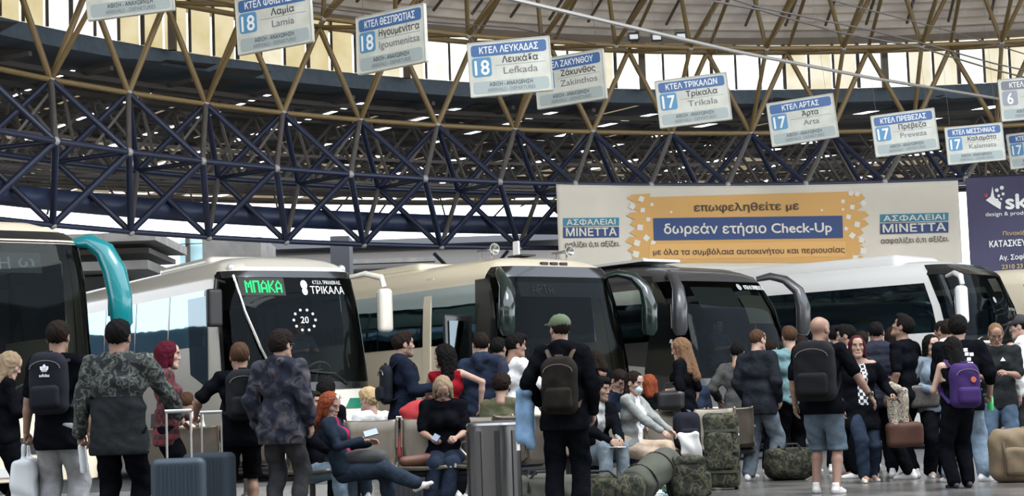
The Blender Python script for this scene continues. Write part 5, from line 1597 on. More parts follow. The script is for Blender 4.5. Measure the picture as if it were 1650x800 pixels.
mb.add([tuple(np.array(onpack(p[0], p[1] - .036)) - J['Fw'] * p[2] * .6) for p in v], f); mb.build('logo', M_WH, r)
J = person('camo', 'broad man in camouflage-shouldered jacket standing with his back turned, bottle in hand', 189, 525, 14.2, 8, 'tan', ('short', 'black'), (.016, .018, .019), BLK, wide=1.2, fat=1.15, thick=.024, hem=.075, L=(.07, .03, -.31), R=(.10, .19, -.245), hr='grip', hl='grip', headk=1.16, collar=True, foldamp=.007, elR=(1, -.4, -.3))
top = [o for o in J['root'].children if o.name.startswith('top')][0]
me = top.data; me.materials.append(C_CAMO2)
cz = J['P'] + J['U'] * .155 * J['H']
co = np.zeros(len(me.vertices) * 3); me.vertices.foreach_get('co', co); co = co.reshape(-1, 3)
for p in me.polygons:
    q = co[list(p.vertices)].mean(0) - cz
    if q @ J['U'] > 0 or abs(q @ J['Rt']) > .142 * J['H']: p.material_index = 1
CAMO = J
J = person('redhair', 'woman with wine-red hair in a red plaid shirt looking right', 266, 557, 17.0, 75, 'fair', ('mid', 'wine'), C_PLAID, BLK, fem=True, L=(.0, .1, -.26), R=(.0, .12, -.24), sleeve=.95, look=(0, 4), hem=.05)
J = person('tee', 'man in plain black T-shirt and black shorts leaning on a suitcase handle', 386, 560, 16.6, -14, 'tan', ('short', 'brown'), BLK, BLK, wide=1.08, fat=1.1, sleeve=.5, leg='shorts', L=(.13, .13, -.20), hl='grip', R=(.03, .06, -.3), hem=.05, headk=1.1, elL=(.9, -.6, -.5), shades=False)
backpack(J, 'black backpack on the man in black T-shirt and shorts', mat('black_nylon_matt', (.011, .012, .014), .95, 0, .1), .30, .42)
J = person('hoodie', 'young man with glasses in a dark camouflage hooded jacket seen from behind', 450, 540, 16.2, 22, 'mid', ('curly', 'dark'), C_CAMO3, CHAR, wide=1.1, thick=.028, hem=.06, hood=True, look=(12, 0), glasses=True, R=(.03, .05, -.3), L=(.04, .02, -.3), headk=1.08, jk=1.08, foldamp=.008)
# ---- seated around the left bench
J = person('farbench', 'brown-haired person in a pale top sitting far behind the plaid shirt', 300, 640, 23, 10, 'tan', ('short', 'brown'), (.5, .48, .44), JEAN, seat=.45)
J = person('legs', 'seated person in dark top and pale jeans hidden behind the camouflage hooded jacket', 498, 640, 17.9, 115, 'mid', ('short', 'dark'), BLK, (.13, .18, .22), seat=.45, R=(-.03, .24, -.2), L=(-.02, .2, -.22), legw=1.2)
J = person('curlyseat', 'curly dark-haired person in black jacket seated with back turned by the bench', 524, 622, 19.0, 20, 'mid', ('curly', 'black'), BLK, BLK, seat=.45, hood=True)
J = person('redphone', 'seated red-haired woman in denim jacket looking at her phone, legs crossed', 523, 642, 17.2, 100, 'fair', ('mid', 'red'), (.014, .02, .03), (.022, .031, .045), fem=True, seat=.42, H=1.46, lean=-16, look=(20, 28), R=(-.02, .22, -.11), L=(-.01, .23, -.13), hr='hold', shades=True, inner=(.2, .02, .06), legw=1.15, shoes=(.6, .58, .55),
           feet={1: (.02, .47, .20, (0, .2, 1), (0, .85, .35)), -1: (-.06, .27, .045)})
phone_in(J, 1, 'phone held up by the seated red-haired woman', (.3, .3, .3), .04)
r = held(J, 'shoulder_bag', 'dark grey soft bag on the lap of the seated red-haired woman', 'bag')
c = (J['P'] + V3(0, .2, .10))
soft('bag_body', [dict(c=c, r=(.12, .2, .07), box=True, rd=.06)], .015, mat('dark_grey_bag_cloth', (.03, .032, .034), .85), r, fold=(.006, 25, 4))
J = person('blondboy', 'blond curly-haired boy in a white T-shirt sitting behind the bench', 597, 634, 20.4, -30, 'fair', ('curly', 'blonde'), WHT_, JEAN, seat=.45, look=(-30, 5), sleeve=.5, H=1.62)
J = person('blacktee', 'seated blonde woman in black T-shirt looking down at her phone', 713, 612, 17.9, 178, 'mid', ('mid', 'ash'), BLK, (.016, .022, .035), fem=True, wide=1.08, seat=.45, lean=6, look=(0, 38), sleeve=.5, R=(-.04, .17, -.20), L=(-.04, .17, -.20), hr='hold', hl='hold', legw=1.15, fat=1.1, glasses=True, shoes=BLK, sole=BLK,
           feet={1: (.10, .24, .045), -1: (.0, .26, .045)})
phone_in(J, 1, 'phone held by the seated woman in black T-shirt', (.02, .02, .02), .03)
# ---- middle standing group
J = person('hood2', 'dark-haired bearded man in navy hooded jacket talking, in profile', 646, 541, 19.8, 72, 'mid', ('quiff', 'dark'), NAVY, LJEAN, wide=.98, hood=True, thick=.02, beard=True, R=(-.01, .17, -.14), L=(-.02, .15, -.17), hem=.04)
backpack(J, 'black backpack on the bearded man in navy hooded jacket', mat('black_nylon', (.012, .013, .018), .95, 0, .1), .28, .40, .11, .04)
J = person('redtop', 'curly-haired woman in sleeveless red top with hand on hip', 718, 560, 20.3, 15, 'fair', ('longcurly', 'black'), (.19, .010, .015), BLK, fem=True, look=(-85, 2), sleeve=0, R=(.13, -.02, -.21), L=(-.02, .17, -.17), elR=(1, -.3, -.2), elL=(.8, -.2, -.8), hr='relaxed', hl='grip', thick=.008, cutneck=.03)
J = person('navyj', 'man in blue rain jacket seen from behind left of the open coach door', 775, 541, 20.7, 15, 'fair', ('short', 'dark'), (.018, .025, .042), NAVY, thick=.028, hood=True, hem=.09, look=(-25, 0), jk=1.1, L=(.06, .08, -.27), R=(.04, .05, -.3), foldamp=.008)
J = person('midhead', 'person with short dark hair half hidden between the blue jacket and the white T-shirt', 801, 549, 22, 30, 'tan', ('short', 'black'), NAVY, BLK)
J = person('handmouth', 'dark-haired man in white T-shirt with jacket over shoulder, hand at his mouth', 827, 543, 20.4, 62, 'tan', ('quiff', 'black'), WHT_, NAVY, R=(-.01, .13, .0), hr='grip', L=(.02, .05, -.3), sleeve=.55, elR=(.3, .6, -1), look=(10, 6))
rj_ = held(J, 'draped_jacket', 'navy jacket draped over the shoulder of the man in white T-shirt', 'jacket')
soft('cloth', [cap(J['sh'][-1] + V3(-.02, -.01, .02), J['sh'][-1] + V3(-.05, -.04, -.45), .075, .09, k=.03), cap(J['S'] - J['Fw'] * .07 - J['Rt'] * .05, J['P'] - J['Fw'] * .11 - J['Rt'] * .05, .07, .08, k=.04)], .015, mat('navy_jacket_cloth', (.016, .022, .045), .9), rj_, fold=(.007, 24, 3))
J = person('olive', 'dark-haired person in olive T-shirt sitting with back to the camera', 807, 611, 18.6, 12, 'mid', ('curly', 'dark'), (.085, .085, .05), JEAN, seat=.45, sleeve=.5, fem=True, look=(0, 10))
J = person('greencap', 'tall man in green cap and black hoodie with a brown backpack, denim jacket over arm', 903, 513, 15.9, 10, 'mid', ('short', 'dark'), BLK, BLK, hood=True, thick=.022, capc=(.055, .075, .04), beard=True, look=(-35, 0), legw=1.25, L=(.03, .07, -.245), elL=(.7, -.8, -.4), R=(.04, .05, -.3), hem=.05, headk=1.04)
M_LEA = mat('worn_brown_leather', (.013, .011, .009), .9, 0, .06, mottle=.35, mscale=9)
backpack(J, 'worn brown backpack hanging low on the man in the green cap', M_LEA, .31, .46, .15, .12, mat('brown_strap', (.06, .04, .03), .7, 0, .2))
GC = J
dj = held(J, 'denim_jacket', 'light blue denim jacket hanging over the forearm of the man in the green cap', 'jacket')
e_, w_ = J['arms'][-1][1], J['arms'][-1][2]; m_ = (e_ + w_) / 2 + V3(-.035, .0, 0)
soft('cloth', [cap(m_ + V3(0, -.08, .02), m_ + V3(-.0, .1, .02), .05, k=.03), cap(m_ + V3(-.05, -.02, 0), m_ + V3(-.07, -.03, -.38), .065, .055, k=.04), cap(m_ + V3(-.01, .07, 0), m_ + V3(-.02, .1, -.30), .055, .05, k=.03), cap(m_ + V3(.0, -.05, -.1), m_ + V3(.01, -.06, -.44), .045, .04, k=.03)], .014, mat('light_blue_denim', (.13, .22, .33), .9, mottle=.35, mscale=9), dj, fold=(.009, 26, 5))
J = person('brownhair', 'brown-haired woman in black top behind the man in the green cap', 962, 570, 22.6, -35, 'mid', ('bob', 'dark'), BLK, BLK, fem=True, look=(-20, 20))
J = person('beigehat', 'person in a beige cap sitting behind the man in black hoodie with white cords', 972, 609, 23.2, -60, 'mid', ('short', 'dark'), NAVY, BLK, seat=.45, capc=(.42, .34, .24), look=(0, 10))
# ---- seated on the middle bench, facing the camera
J = person('blackhood', 'dark-haired seated man in black hoodie with white cords and grey jeans, hands together', 964, 616, 20.4, 150, 'mid', ('quiff', 'black'), BLK, (.13, .16, .18), seat=.45, lean=12, look=(-30, 4), hood=True, R=(-.06, .21, -.21), L=(-.07, .21, -.21), hr='hold', hl='hold', inner=(.3, .3, .29), beard=True, H=1.72)
J2 = J
r = held(J, 'folded_paper', 'white folded paper in the hands of the seated man in black hoodie', 'paper')
MB().box(tuple(J['hands'][1][0] + V3(0, .03, -.04)), (.1, .2, .006)).build('sheet', M_WH, r)
J = person('glassman', 'seated man with glasses looking down, beside the girl with the face mask', 996, 601, 21.8, 140, 'fair', ('short', 'dark'), NAVY, JEAN, seat=.45, lean=10, look=(10, 30), glasses=True, R=(-.04, .2, -.2), L=(-.04, .2, -.2), hr='hold')
phone_in(J, 1, 'phone held by the seated man with glasses', (.02, .02, .02), .03)
J = person('maskgirl', 'seated girl in grey cardigan, beige trousers and pale face mask', 1018, 606, 20.9, 118, 'fair', ('braid', 'dark'), (.20, .21, .20), (.42, .33, .25), fem=True, seat=.45, lean=3, look=(10, 12), mask=(.35, .5, .52), inner=WHT_, R=(-.05, .24, -.22), L=(-.03, .24, -.21), shoes=WHT_, H=1.66,
           feet={1: (.03, .42, .06, (0, .3, 1), (0, .95, -.1)), -1: (-.04, .30, .045)})
J = person('redback', 'red-haired person seated with back turned behind the metal bench', 1046, 611, 23.0, 8, 'fair', ('bob', 'red'), BLK, BLK, fem=True, seat=.45)
J = person('navyback', 'grey-haired man in navy coat seated with back turned behind the metal bench', 1107, 596, 23.2, -25, 'mid', ('short', 'grey'), (.014, .02, .04), BLK, wide=1.15, fat=1.15, thick=.028, seat=.45, collar=True, look=(-12, 5))
J = person('longhair', 'woman in black top with long ombre hair and sunglasses on her head, bag on arm', 1100, 549, 21.6, -62, 'fair', ('long', 'lightbrown'), BLK, LJEAN, fem=True, shades=True, look=(-12, 14), sleeve=.55, L=(-.03, .10, -.17), hl='grip', R=(.03, .02, -.3))
r = held(J, 'handbag', 'black leather handbag on the arm of the woman with long ombre hair', 'bag')
c = J['arms'][-1][1] + V3(0, .12, -.12)
soft('bag_body', [dict(c=c, r=(.07, .16, .11), box=True, rd=.05)], .015, mat('black_bag_leather', (.012, .012, .013), .35), r, fold=(.004, 20, 1))
mb = MB(); mb.tube([tuple(c + V3(0, -.1, .08)), tuple(c + V3(0, -.05, .2)), tuple(c + V3(0, .05, .2)), tuple(c + V3(0, .1, .08))], .009, 6); mb.build('handle', MATS['black_bag_leather'], r, smooth=True)
# ---- around the grey jackets
J = person('greyj', 'person in dark grey jacket with black hair seen from behind left of the black jacket', 1187, 557, 23.3, 25, 'mid', ('short', 'black'), (.06, .06, .058), BLK, thick=.026, L=(.09, .08, -.22), look=(0, 12), hem=.03)
J = person('blackjk', 'man in black bomber jacket and pale baggy jeans with white sneakers', 1218, 535, 22.4, 35, 'fair', ('buzz', 'brown'), (.015, .017, .021), LJEAN, thick=.024, legw=1.35, look=(15, 4), L=(.02, .05, -.29), R=(.015, .06, -.29), hem=.045, shoes=WHT_, feet={1: (.07, .05, .045, (.1, 1, 0), (.5, .85, 0)), -1: (-.09, -.03, .045, (-.3, 1, 0), (-.2, 1, 0))})
J = person('olivej', 'person in olive jacket standing just behind the man in black bomber jacket', 1240, 552, 24.6, 30, 'mid', ('short', 'dark'), (.05, .048, .032), BLK, thick=.02, hem=.04)
J = person('cupseat', 'seated person in jeans behind the black bomber jacket, holding a paper cup', 1212, 618, 23.6, -95, 'fair', ('short', 'brown'), BLK, JEAN, seat=.45, R=(-.02, .22, -.05), hr='grip', sleeve=.5)
w_, f_, M_ = J['hands'][1]
r = held(J, 'paper_cup', 'white paper coffee cup with brown sleeve held behind the black bomber jacket', 'cup')
MB().lathe([(0, -.06), (.028, -.06), (.036, .045), (.038, .05), (.03, .055), (0, .055)], 16, tuple(w_ + V3(0, .02, .02))).build('cup', mat('white_paper_cup', (.6, .57, .52), .6), r, smooth=True)
MB().lathe([(.0315, -.035), (.0355, .02)], 16, tuple(w_ + V3(0, .02, .02))).build('sleeve', mat('brown_card_sleeve', (.25, .14, .07), .8), r, smooth=True)
J = person('teal', 'man in pale teal T-shirt with his back turned by the white coach', 1272, 530, 22.9, -15, 'fair', ('short', 'brown'), (.10, .175, .185), BLK, sleeve=.5, wide=1.05)
J = person('tealfriend', 'dark head just right of the teal T-shirt', 1291, 546, 24.5, 20, 'mid', ('short', 'dark'), BLK, BLK)
J = person('bald', 'bald man with black backpack, black T-shirt and denim shorts walking away', 1318, 516, 18.6, 22, 'tan', ('bald', 'dark'), BLK, (.08, .107, .135), wide=1.12, fat=1.15, sleeve=.5, leg='shorts', legw=1.25, beard=True, look=(22, 4), R=(.16, .07, -.29), L=(.05, .03, -.31), hr='relaxed', hem=.03, headk=1.12, shoes=(.5, .48, .45), feet={1: (.07, -.04, .045), -1: (-.065, .03, .045)})
r, c, Rm = backpack(J, 'large black backpack on the bald man in denim shorts', mat('black_nylon_deep', (.009, .009, .01), .95, 0, .1), .40, .56, .24, .05)
wv = J['arms'][1]; wt = held(J, 'wristwatch', 'black wristwatch on the bald man\'s right wrist', 'watch')
q0 = wv[2] + (wv[1] - wv[2]) * .12; ax_ = nrm(wv[1] - wv[2]); mb = MB(); mb.tube([tuple(q0 - ax_ * .014), tuple(q0 + ax_ * .014)], .036, 14); mb.build('watch_strap', M_BLKM, wt, smooth=True)
MB().lathe([(0, .01), (.02, .009), (.022, 0)], 12, tuple(q0 + V3(.036, 0, 0)), 0, Matrix.Rotation(PI / 2, 3, 'Y')).build('watch_face', M_BLKP, wt)
# ---- right group
J = person('headd', 'dark-haired man standing just behind the bald man\'s shoulder', 1345, 529, 24.0, 30, 'mid', ('short', 'black'), WHT_, BLK)
J = person('whitetee', 'black-haired man in white T-shirt in profile facing left', 1366, 528, 22.2, -75, 'mid', ('quiff', 'black'), WHT_, BLK, beard=True, sleeve=.5, look=(0, 6))
backpack(J, 'dark grey-green backpack on the man in white T-shirt', mat('grey_green_nylon', (.03, .036, .032), .95, 0, .1), .3, .44)
J = person('smallhead', 'dark head between the white T-shirt and the padded vest', 1388, 538, 25.5, 10, 'mid', ('short', 'dark'), BLK, BLK)
J = person('maroon', 'woman with maroon hair in black cardigan, checked top and blue jeans', 1380, 547, 20.9, 172, 'mid', ('bob', 'maroon'), BLK, DJEAN, fem=True, look=(12, 0), inner=C_CHECK, hem=.12, thick=.03, jk=1.15, fat=1.15, wide=1.05, R=(.03, .02, -.31), L=(.1, .10, -.22), hl='grip', shoes=(.45, .36, .27), cutneck=.03,
           feet={1: (.03, .10, .045), -1: (-.09, -.07, .045)})
MAR = J
sc_ = held(J, 'patterned_shawl', 'black and cream patterned shawl hanging from the arm of the maroon-haired woman', 'shawl')
e_, w_ = J['arms'][-1][1], J['arms'][-1][2]; m_ = e_ * .4 + w_ * .6
C_SHAWL = ramp_mat('black_cream_woven_shawl', [(0, (.02, .018, .016)), (.38, (.36, .31, .24)), (.5, (.03, .025, .022)), (.58, (.42, .38, .30)), (.66, (.02, .02, .02))], 14, kind='noise', detail=1, dist=2.5, stretch=(1, 1, 2.2))
soft('cloth', [cap(m_ + V3(-.04, -.05, .04), m_ + V3(-.06, .08, .02), .055, k=.03), dict(c=m_ + V3(-.09, .0, -.17), r=(.12, .045, .20), box=True, rd=.04, k=.04), cap(m_ + V3(-.12, 0, -.1), m_ + V3(-.16, .02, -.42), .06, .04, k=.04), cap(m_ + V3(.0, .04, -.02), m_ + V3(-.02, .05, -.40), .05, .05, k=.04), cap(m_ + V3(-.03, -.04, -.05), m_ + V3(-.06, -.05, -.36), .05, .04, k=.04)], .013, C_SHAWL, sc_, fold=(.008, 24, 2))
hbag = held(J, 'handbag', 'brown leather handbag hanging below the patterned shawl', 'bag')
c = m_ + V3(-.14, .03, -.50)
soft('bag_body', [dict(c=c, r=(.21, .08, .14), box=True, rd=.06)], .015, mat('red_brown_leather', (.055, .024, .016), .6, 0, .2), hbag, fold=(.006, 20, 1))
mb = MB(); mb.tube([tuple(c + V3(-.1, 0, .1)), tuple(c + V3(-.03, 0, .3)), tuple(w_ + V3(-.03, 0, -.03)), tuple(c + V3(.1, 0, .1))], .01, 6); mb.build('handle', MATS['red_brown_leather'], hbag, smooth=True)
J = person('vest', 'man in dark quilted vest with his back turned behind the maroon-haired woman', 1411, 523, 21.9, 5, 'tan', ('buzz', 'black'), (.02, .022, .032), BLK, wide=1.12, thick=.03, puff=.008, collar=True, hem=.03, look=(10, 0))
J = person('longdark', 'long dark-haired woman between the quilted vest and the man looking up', 1438, 532, 23.4, 5, 'mid', ('long', 'dark'), BLK, BLK, fem=True)
J = person('lookup', 'man in black T-shirt with white sleeve badge looking up to the left', 1456, 514, 21.4, -48, 'tan', ('quiff', 'black'), BLK, BLK, look=(-15, -22), sleeve=.5, wide=1.02, L=(.03, .05, -.3), R=(-.02, .14, -.2))
bd = MB(); q = J['arms'][-1][0] * .55 + J['arms'][-1][1] * .45 + V3(-.052, 0, 0); bd.box(tuple(q), (.006, .035, .045)); bd.build('sleeve_badge', M_WH, J['root'])
J = person('denim', 'woman with glasses in light denim shirt with dark shoulder bag', 1498, 545, 21.5, 168, 'fair', ('mid', 'black'), (.13, .165, .20), BLK, fem=True, glasses=True, look=(-6, 6), R=(-.03, .14, -.2), L=(-.03, .16, -.16), hl='hold', hr='hold', legw=1.3, shoes=(.25, .25, .24), hem=.02, thick=.02)
r = held(J, 'shoulder_bag', 'dark checked leather shoulder bag of the woman in light denim shirt', 'bag')
c = J['P'] + V3(.17, .10, .10)
soft('bag_body', [dict(c=c, r=(.19, .07, .13), box=True, rd=.04)], .015, mat('dark_checked_leather', (.03, .027, .023), .4, mottle=.5, mscale=30), r, fold=(.003, 20, 1))
mb = MB(); mb.tube([tuple(c + V3(.1, 0, .12)), tuple(J['S'] + J['Rt'] * .14 + V3(0, .08, .0)), tuple(J['S'] + J['Rt'] * .12 + V3(0, 0, .06)), tuple(J['S'] + J['Rt'] * .12 + V3(0, -.09, -.02)), tuple(c + V3(-.08, -.04, .12))], .012, 6); mb.build('shoulder_strap', MATS['dark_checked_leather'], r, smooth=True)
J = person('face1', 'dark-haired man facing the camera behind the denim shirt', 1516, 522, 24.2, 175, 'tan', ('short', 'dark'), NAVY, BLK, look=(0, 5))
J = person('whood', 'man with dark hair and white hood half hidden left of the patterned T-shirt', 1527, 519, 22.2, 25, 'mid', ('short', 'dark'), WHT_, BLK, hood=True)
J = person('pattern', 'man in black T-shirt with white block print, pale jeans and white shoes', 1543, 515, 20.1, 8, 'mid', ('afro', 'black'), BLK, (.15, .20, .25), sleeve=.7, thick=.03, wide=1.12, legw=1.3, look=(8, 0), hem=.05, R=(.06, .06, -.29), L=(-.0, .12, -.28), hr='grip', shoes=WHT_, headk=1.05, feet={1: (.11, .02, .045, (.2, 1, 0), (.7, .7, 0)), -1: (-.10, .03, .045, (-.2, 1, 0), (-.4, .9, 0))})
pr_ = MB(); bk = J['C'] - J['Fw'] * (.062 * J['H'] + .05)
for (x, z) in ((.0, .13), (.05, .13), (.0, .08), (.06, .085), (.11, .08), (.02, .03), (.08, .03), (.05, -.02), (.1, -.02), (.03, -.08), (.09, -.07), (.06, -.13), (.11, -.13)):
    pr_.box(tuple(bk + J['Rt'] * x + J['U'] * z), (.04, .012, .036), rz=.1)
pr_.build('back_print', M_WH, J['root'])
st = MB(); 
for sd in (-1, 1): st.tube([tuple(J['S'] + J['Rt'] * sd * .11 * J['H'] + J['U'] * .03 * J['H'] - J['Fw'] * .03), tuple(J['S'] + J['Rt'] * sd * .135 * J['H'] - J['U'] * .0 * J['H'] - J['Fw'] * .05), tuple(J['S'] + J['Rt'] * sd * .14 * J['H'] - J['U'] * .06 * J['H'] - J['Fw'] * .055)], .014, 6)
st.build('white_stripe', M_WH, J['root'], smooth=True)
w_, f_, M_ = J['hands'][1]
r = held(J, 'bottle', 'green plastic bottle in the hand of the man in the block-print T-shirt', 'bottle')
MB().lathe([(0, -.09), (.03, -.09), (.033, -.08), (.033, .04), (.028, .07), (.013, .1), (.013, .115), (0, .115)], 14, tuple(w_ + V3(.0, .01, -.03))).build('bottle_body', mat('green_bottle_plastic', (.03, .35, .08), .15), r, smooth=True)
J = person('purple', 'girl with straight black hair and black clothes carrying a purple backpack', 1537, 561, 18.7, -12, 'fair', ('long', 'black'), BLK, BLK, fem=True, sleeve=0, look=(-10, 18), L=(-.01, .17, -.16), R=(-.04, .17, -.18), hl='hold', legw=1.25, strap=True, thick=.008, H=1.48, shoes=BLK, sole=BLK, headk=1.06)
M_PURP = mat('purple_backpack_nylon', (.032, .016, .075), .8, 0, .1)
r, c, Rm = backpack(J, 'purple backpack with round red badge on the girl with straight black hair', M_PURP, .30, .42, .18, .06)
MB().lathe([(0, .006), (.028, .005), (.03, 0)], 16, tuple(c - J['Fw'] * (.1) + J['U'] * .07 + J['Rt'] * .05), 0, Matrix.Rotation(PI / 2, 3, 'X')).build('round_badge', mat('red_orange_badge', (.35, .07, .03), .6), r)
phone_in(J, -1, 'white phone in the hand of the girl with the purple backpack', (.5, .5, .5), .02)
for k_, (px_, tp_, d_, fc_, lb_, hair_, sh_, cp_) in enumerate((
        (1584, 548, 25, 175, 'person in a pale cap behind the man in black T-shirt with white logo', ('short', 'dark'), WHT_, (.5, .47, .42)),
        (1595, 562, 25.6, 165, 'woman with dark hair peeking out behind the man with the white logo', ('mid', 'dark'), (.3, .3, .3), None),
        (1628, 556, 25.2, 180, 'pink-faced bald person behind the right edge group', ('bald', 'brown'), CHAR, None))):
    person('bk%d' % k_, lb_, px_, tp_, d_, fc_, 'fair', hair_, sh_, BLK, capc=cp_)
J = person('logo', 'short-haired man in black T-shirt with small white triangle logo looking at his phone', 1603, 524, 21.4, 196, 'tan', ('buzz', 'lightbrown'), (.013, .013, .015), (.05, .075, .11), sleeve=.5, wide=1.15, look=(-8, 28), R=(-.04, .15, -.17), L=(-.06, .16, -.15), hr='hold', hl='hold', legw=1.15, hem=.05, headk=1.05)
lg = MB(); q = J['C'] + J['Fw'] * (.062 * J['H'] + .028) + J['U'] * .06 - J['Rt'] * .07
lg.prism([(-.03, -.02), (.03, -.02), (.0, .025)], 0, .008, Matrix.Translation(Vector([float(t_) for t_ in q])) @ Matrix.Rotation(PI / 2, 4, 'X')); lg.build('logo', M_WH, J['root'])
phone_in(J, 1, 'phone held by the man with the white triangle logo', (.02, .02, .02), .03)
J = person('edge', 'man in black cap and white hoodie at the right edge', 1646, 512, 21.8, -70, 'fair', ('short', 'black'), WHT_, CHAR, capc=(.012, .012, .014), hood=True, thick=.022, look=(0, 8))
# drivers seen through the windscreens
def driver(coach, label, key):
    P_ = coach.root.matrix_basis @ Vector((-1.72, .62, 0)) if False else (Matrix.Translation(coach.root.location) @ Matrix.Rotation(coach.root.rotation_euler.z, 4, 'Z')) @ Vector((-1.62, .62, 0))
    zt = coach.screen[0] + 1.02
    px_, py_ = topix((P_.x, P_.y, zt))
    hd = coach.root.rotation_euler.z
    face = math.degrees(math.atan2(math.cos(hd), math.sin(hd)))
    J = person(key, label, px_, py_, P_.y, face, 'mid', ('short', 'dark'), (.05, .06, .09), BLK, seat=coach.screen[0] + .05, H=1.75, sleeve=.5, R=(-.03, .24, -.12), L=(-.03, .24, -.12), hr='grip', hl='grip',
               feet={1: (.06, .25, (coach.screen[0] + .05 - .40) / 1.75), -1: (-.06, .25, (coach.screen[0] + .05 - .40) / 1.75)})
driver(PREV, 'driver in blue shirt at the wheel of the graphite coach', 'driver1')
driver(TRIK, 'driver behind the windscreen of the Trikala coach', 'driver2')

# ================================================================== benches, bin, luggage
M_BENCH = mat('perforated_bronze_steel', (.13, .11, .085), .38, .55, mottle=.1)
M_LEG = mat('grey_bench_steel', (.25, .25, .25), .35, .8)
M_DKST = mat('dark_bench_steel', (.05, .05, .05), .4, .5)
def bench(x, y, rz, n, label):
    r = empty('bench', (x, y, 0), rz, label, 'bench', 'metal waiting benches')
    for i in range(n):
        cx = (i - (n - 1) / 2) * .56
        P = []
        prof = [(-.44, .40), (-.43, .43), (-.25, .425), (-.05, .42), (.02, .46), (.06, .60), (.10, .76), (.115, .86), (.13, .875)]
        for q in np.linspace(-1, 1, 7):
            P.append([(cx + q * .255, yy + .02 * q * q * (1 if z < .5 else -1), z + (.012 * q * q)) for yy, z in prof])
        o = MB().grid(P).build('seat_shell', M_BENCH, r, smooth=True); md = o.modifiers.new('s', 'SOLIDIFY'); md.thickness = .022
        rim = MB()
        for q in (-1, 1): rim.tube([(cx + q * .258, yy + .02 * (1 if z < .5 else -1), z + .012) for yy, z in prof], .013, 6)
        rim.build('seat_rim', M_BENCH, r, smooth=True)
    w = n * .56
    MB().tube([(-w / 2, -.15, .36), (w / 2, -.15, .36)], .035, 8, sq=(1, 1)).build('beam', M_DKST, r)
    for sx in (-1, 1):
        lg = MB(); xx = sx * (w / 2 - .3)
        lg.tube([(xx, -.15, .36), (xx, -.15, .06)], .03, 8); lg.tube([(xx, -.42, .02), (xx, -.15, .07), (xx, .16, .02)], .025, 6, sq=(1, .8))
        lg.build('leg', M_DKST, r)
        ar = MB(); ar.tube([(sx * w / 2, -.12, .42), (sx * w / 2, -.30, .58), (sx * w / 2, -.28, .64), (sx * w / 2, .02, .66)], .014, 6); ar.build('armrest', M_LEG, r, smooth=True)
    return r
def gx(px, d, y=660): return float(at(px, y, d)[0])
bench(gx(640, 17.9), 17.98, math.radians(-4), 4, 'bronze metal bench where the woman in black T-shirt sits')
bench(gx(838, 18.3), 18.05, math.radians(-128), 2, 'bronze metal bench seen from behind next to the litter bin')
bench(gx(1030, 21.3), 21.45, math.radians(-6), 4, 'bronze metal bench with the girl in face mask and hooded man')
bench(gx(1060, 22.6), 22.35, math.radians(174), 4, 'bronze metal bench back to back behind the girl in face mask')
bench(gx(320, 22.4), 22.3, math.radians(176), 3, 'far bronze metal bench left, behind the suitcases')
# litter bin
bx_, by_ = gx(793, 16.6), 16.6
r = empty('litter_bin', (bx_, by_, 0), 0, 'round brushed steel litter bin beside the bench', 'bin')
M_STEEL = mat('brushed_dark_steel', (.22, .22, .22), .3, .95)
MB().lathe([(.0, .0), (.225, .0), (.235, .02), (.235, .78), (.24, .80), (.23, .82), (.17, .84), (.16, .80), (0, .78)], 32).build('drum', M_STEEL, r, smooth=True)
MB().lathe([(.238, .03), (.242, .04), (.242, .07), (.238, .08)], 32).build('foot_ring', M_BLKM, r, smooth=True)
for i in range(5):
    a = math.radians(-165 + i * 42)
    MB().box((.236 * math.cos(a), .236 * math.sin(a), .42), (.012, .05, .66), rz=a).build('slat', mat('dark_bin_slat', (.06, .06, .06), .35, .8), r)
MB().box((.225 * math.cos(-.35), .225 * math.sin(-.35), .64), (.02, .09, .14), rz=-.35).build('sticker', mat('no_smoking_sticker', (.5, .48, .44), .6), r)
rr_ = MB(); rr_.tube([(.238 * math.cos(-.35) + .03 * math.cos(q) * .3, .238 * math.sin(-.35) + .03 * math.cos(q), .66 + .03 * math.sin(q)) for q in np.linspace(0, 2 * PI, 13)], .004, 4, cap=False); rr_.build('sticker_ring', mat('red_print', (.5, .04, .06), .7), r)
# suitcases
M_HNDL = mat('aluminium_trolley_handle', (.5, .5, .48), .3, .9)
def suitcase(x, y, rz, w, dp, h, m, label, handle=.45, ribs=5, lift=.04):
    r = empty('suitcase', (x, y, 0), rz, label, 'suitcase')
    soft('shell', [dict(c=(0, 0, h / 2 + lift), r=(w / 2, dp / 2, h / 2 - .01), box=True, rd=.05)], .016, m, r)
    for i in range(ribs):
        MB().box(((i - (ribs - 1) / 2) * w * .15, -dp / 2, h / 2 + lift), (.02, .012, h * .8)).build('rib', m, r)
    for sx in (-1, 1):
        for sy in (-1, 1):
            MB().lathe([(0, .012), (.028, .012), (.028, -.012), (0, -.012)], 12, (sx * (w / 2 - .05), sy * (dp / 2 - .04), .028), 0, Matrix.Rotation(PI / 2, 3, 'Y')).build('wheel', M_TYRE, r)
    if handle:
        hd = MB(); z0 = h + lift - .02
        hd.tube([(-.09, dp * .3, z0), (-.09, dp * .3, z0 + handle)], .009, 6); hd.tube([(.09, dp * .3, z0), (.09, dp * .3, z0 + handle)], .009, 6)
        hd.tube([(-.10, dp * .3, z0 + handle), (.10, dp * .3, z0 + handle)], .015, 8); hd.build('trolley_handle', M_HNDL, r, smooth=True)
    return r
suitcase(gx(282, 13.9), 14.0, .1, .40, .25, .62, mat('pale_blue_hard_shell', (.02, .033, .046), .5, 0, .3), 'pale blue hard-shell suitcase beside the man in camouflage jacket', .36)
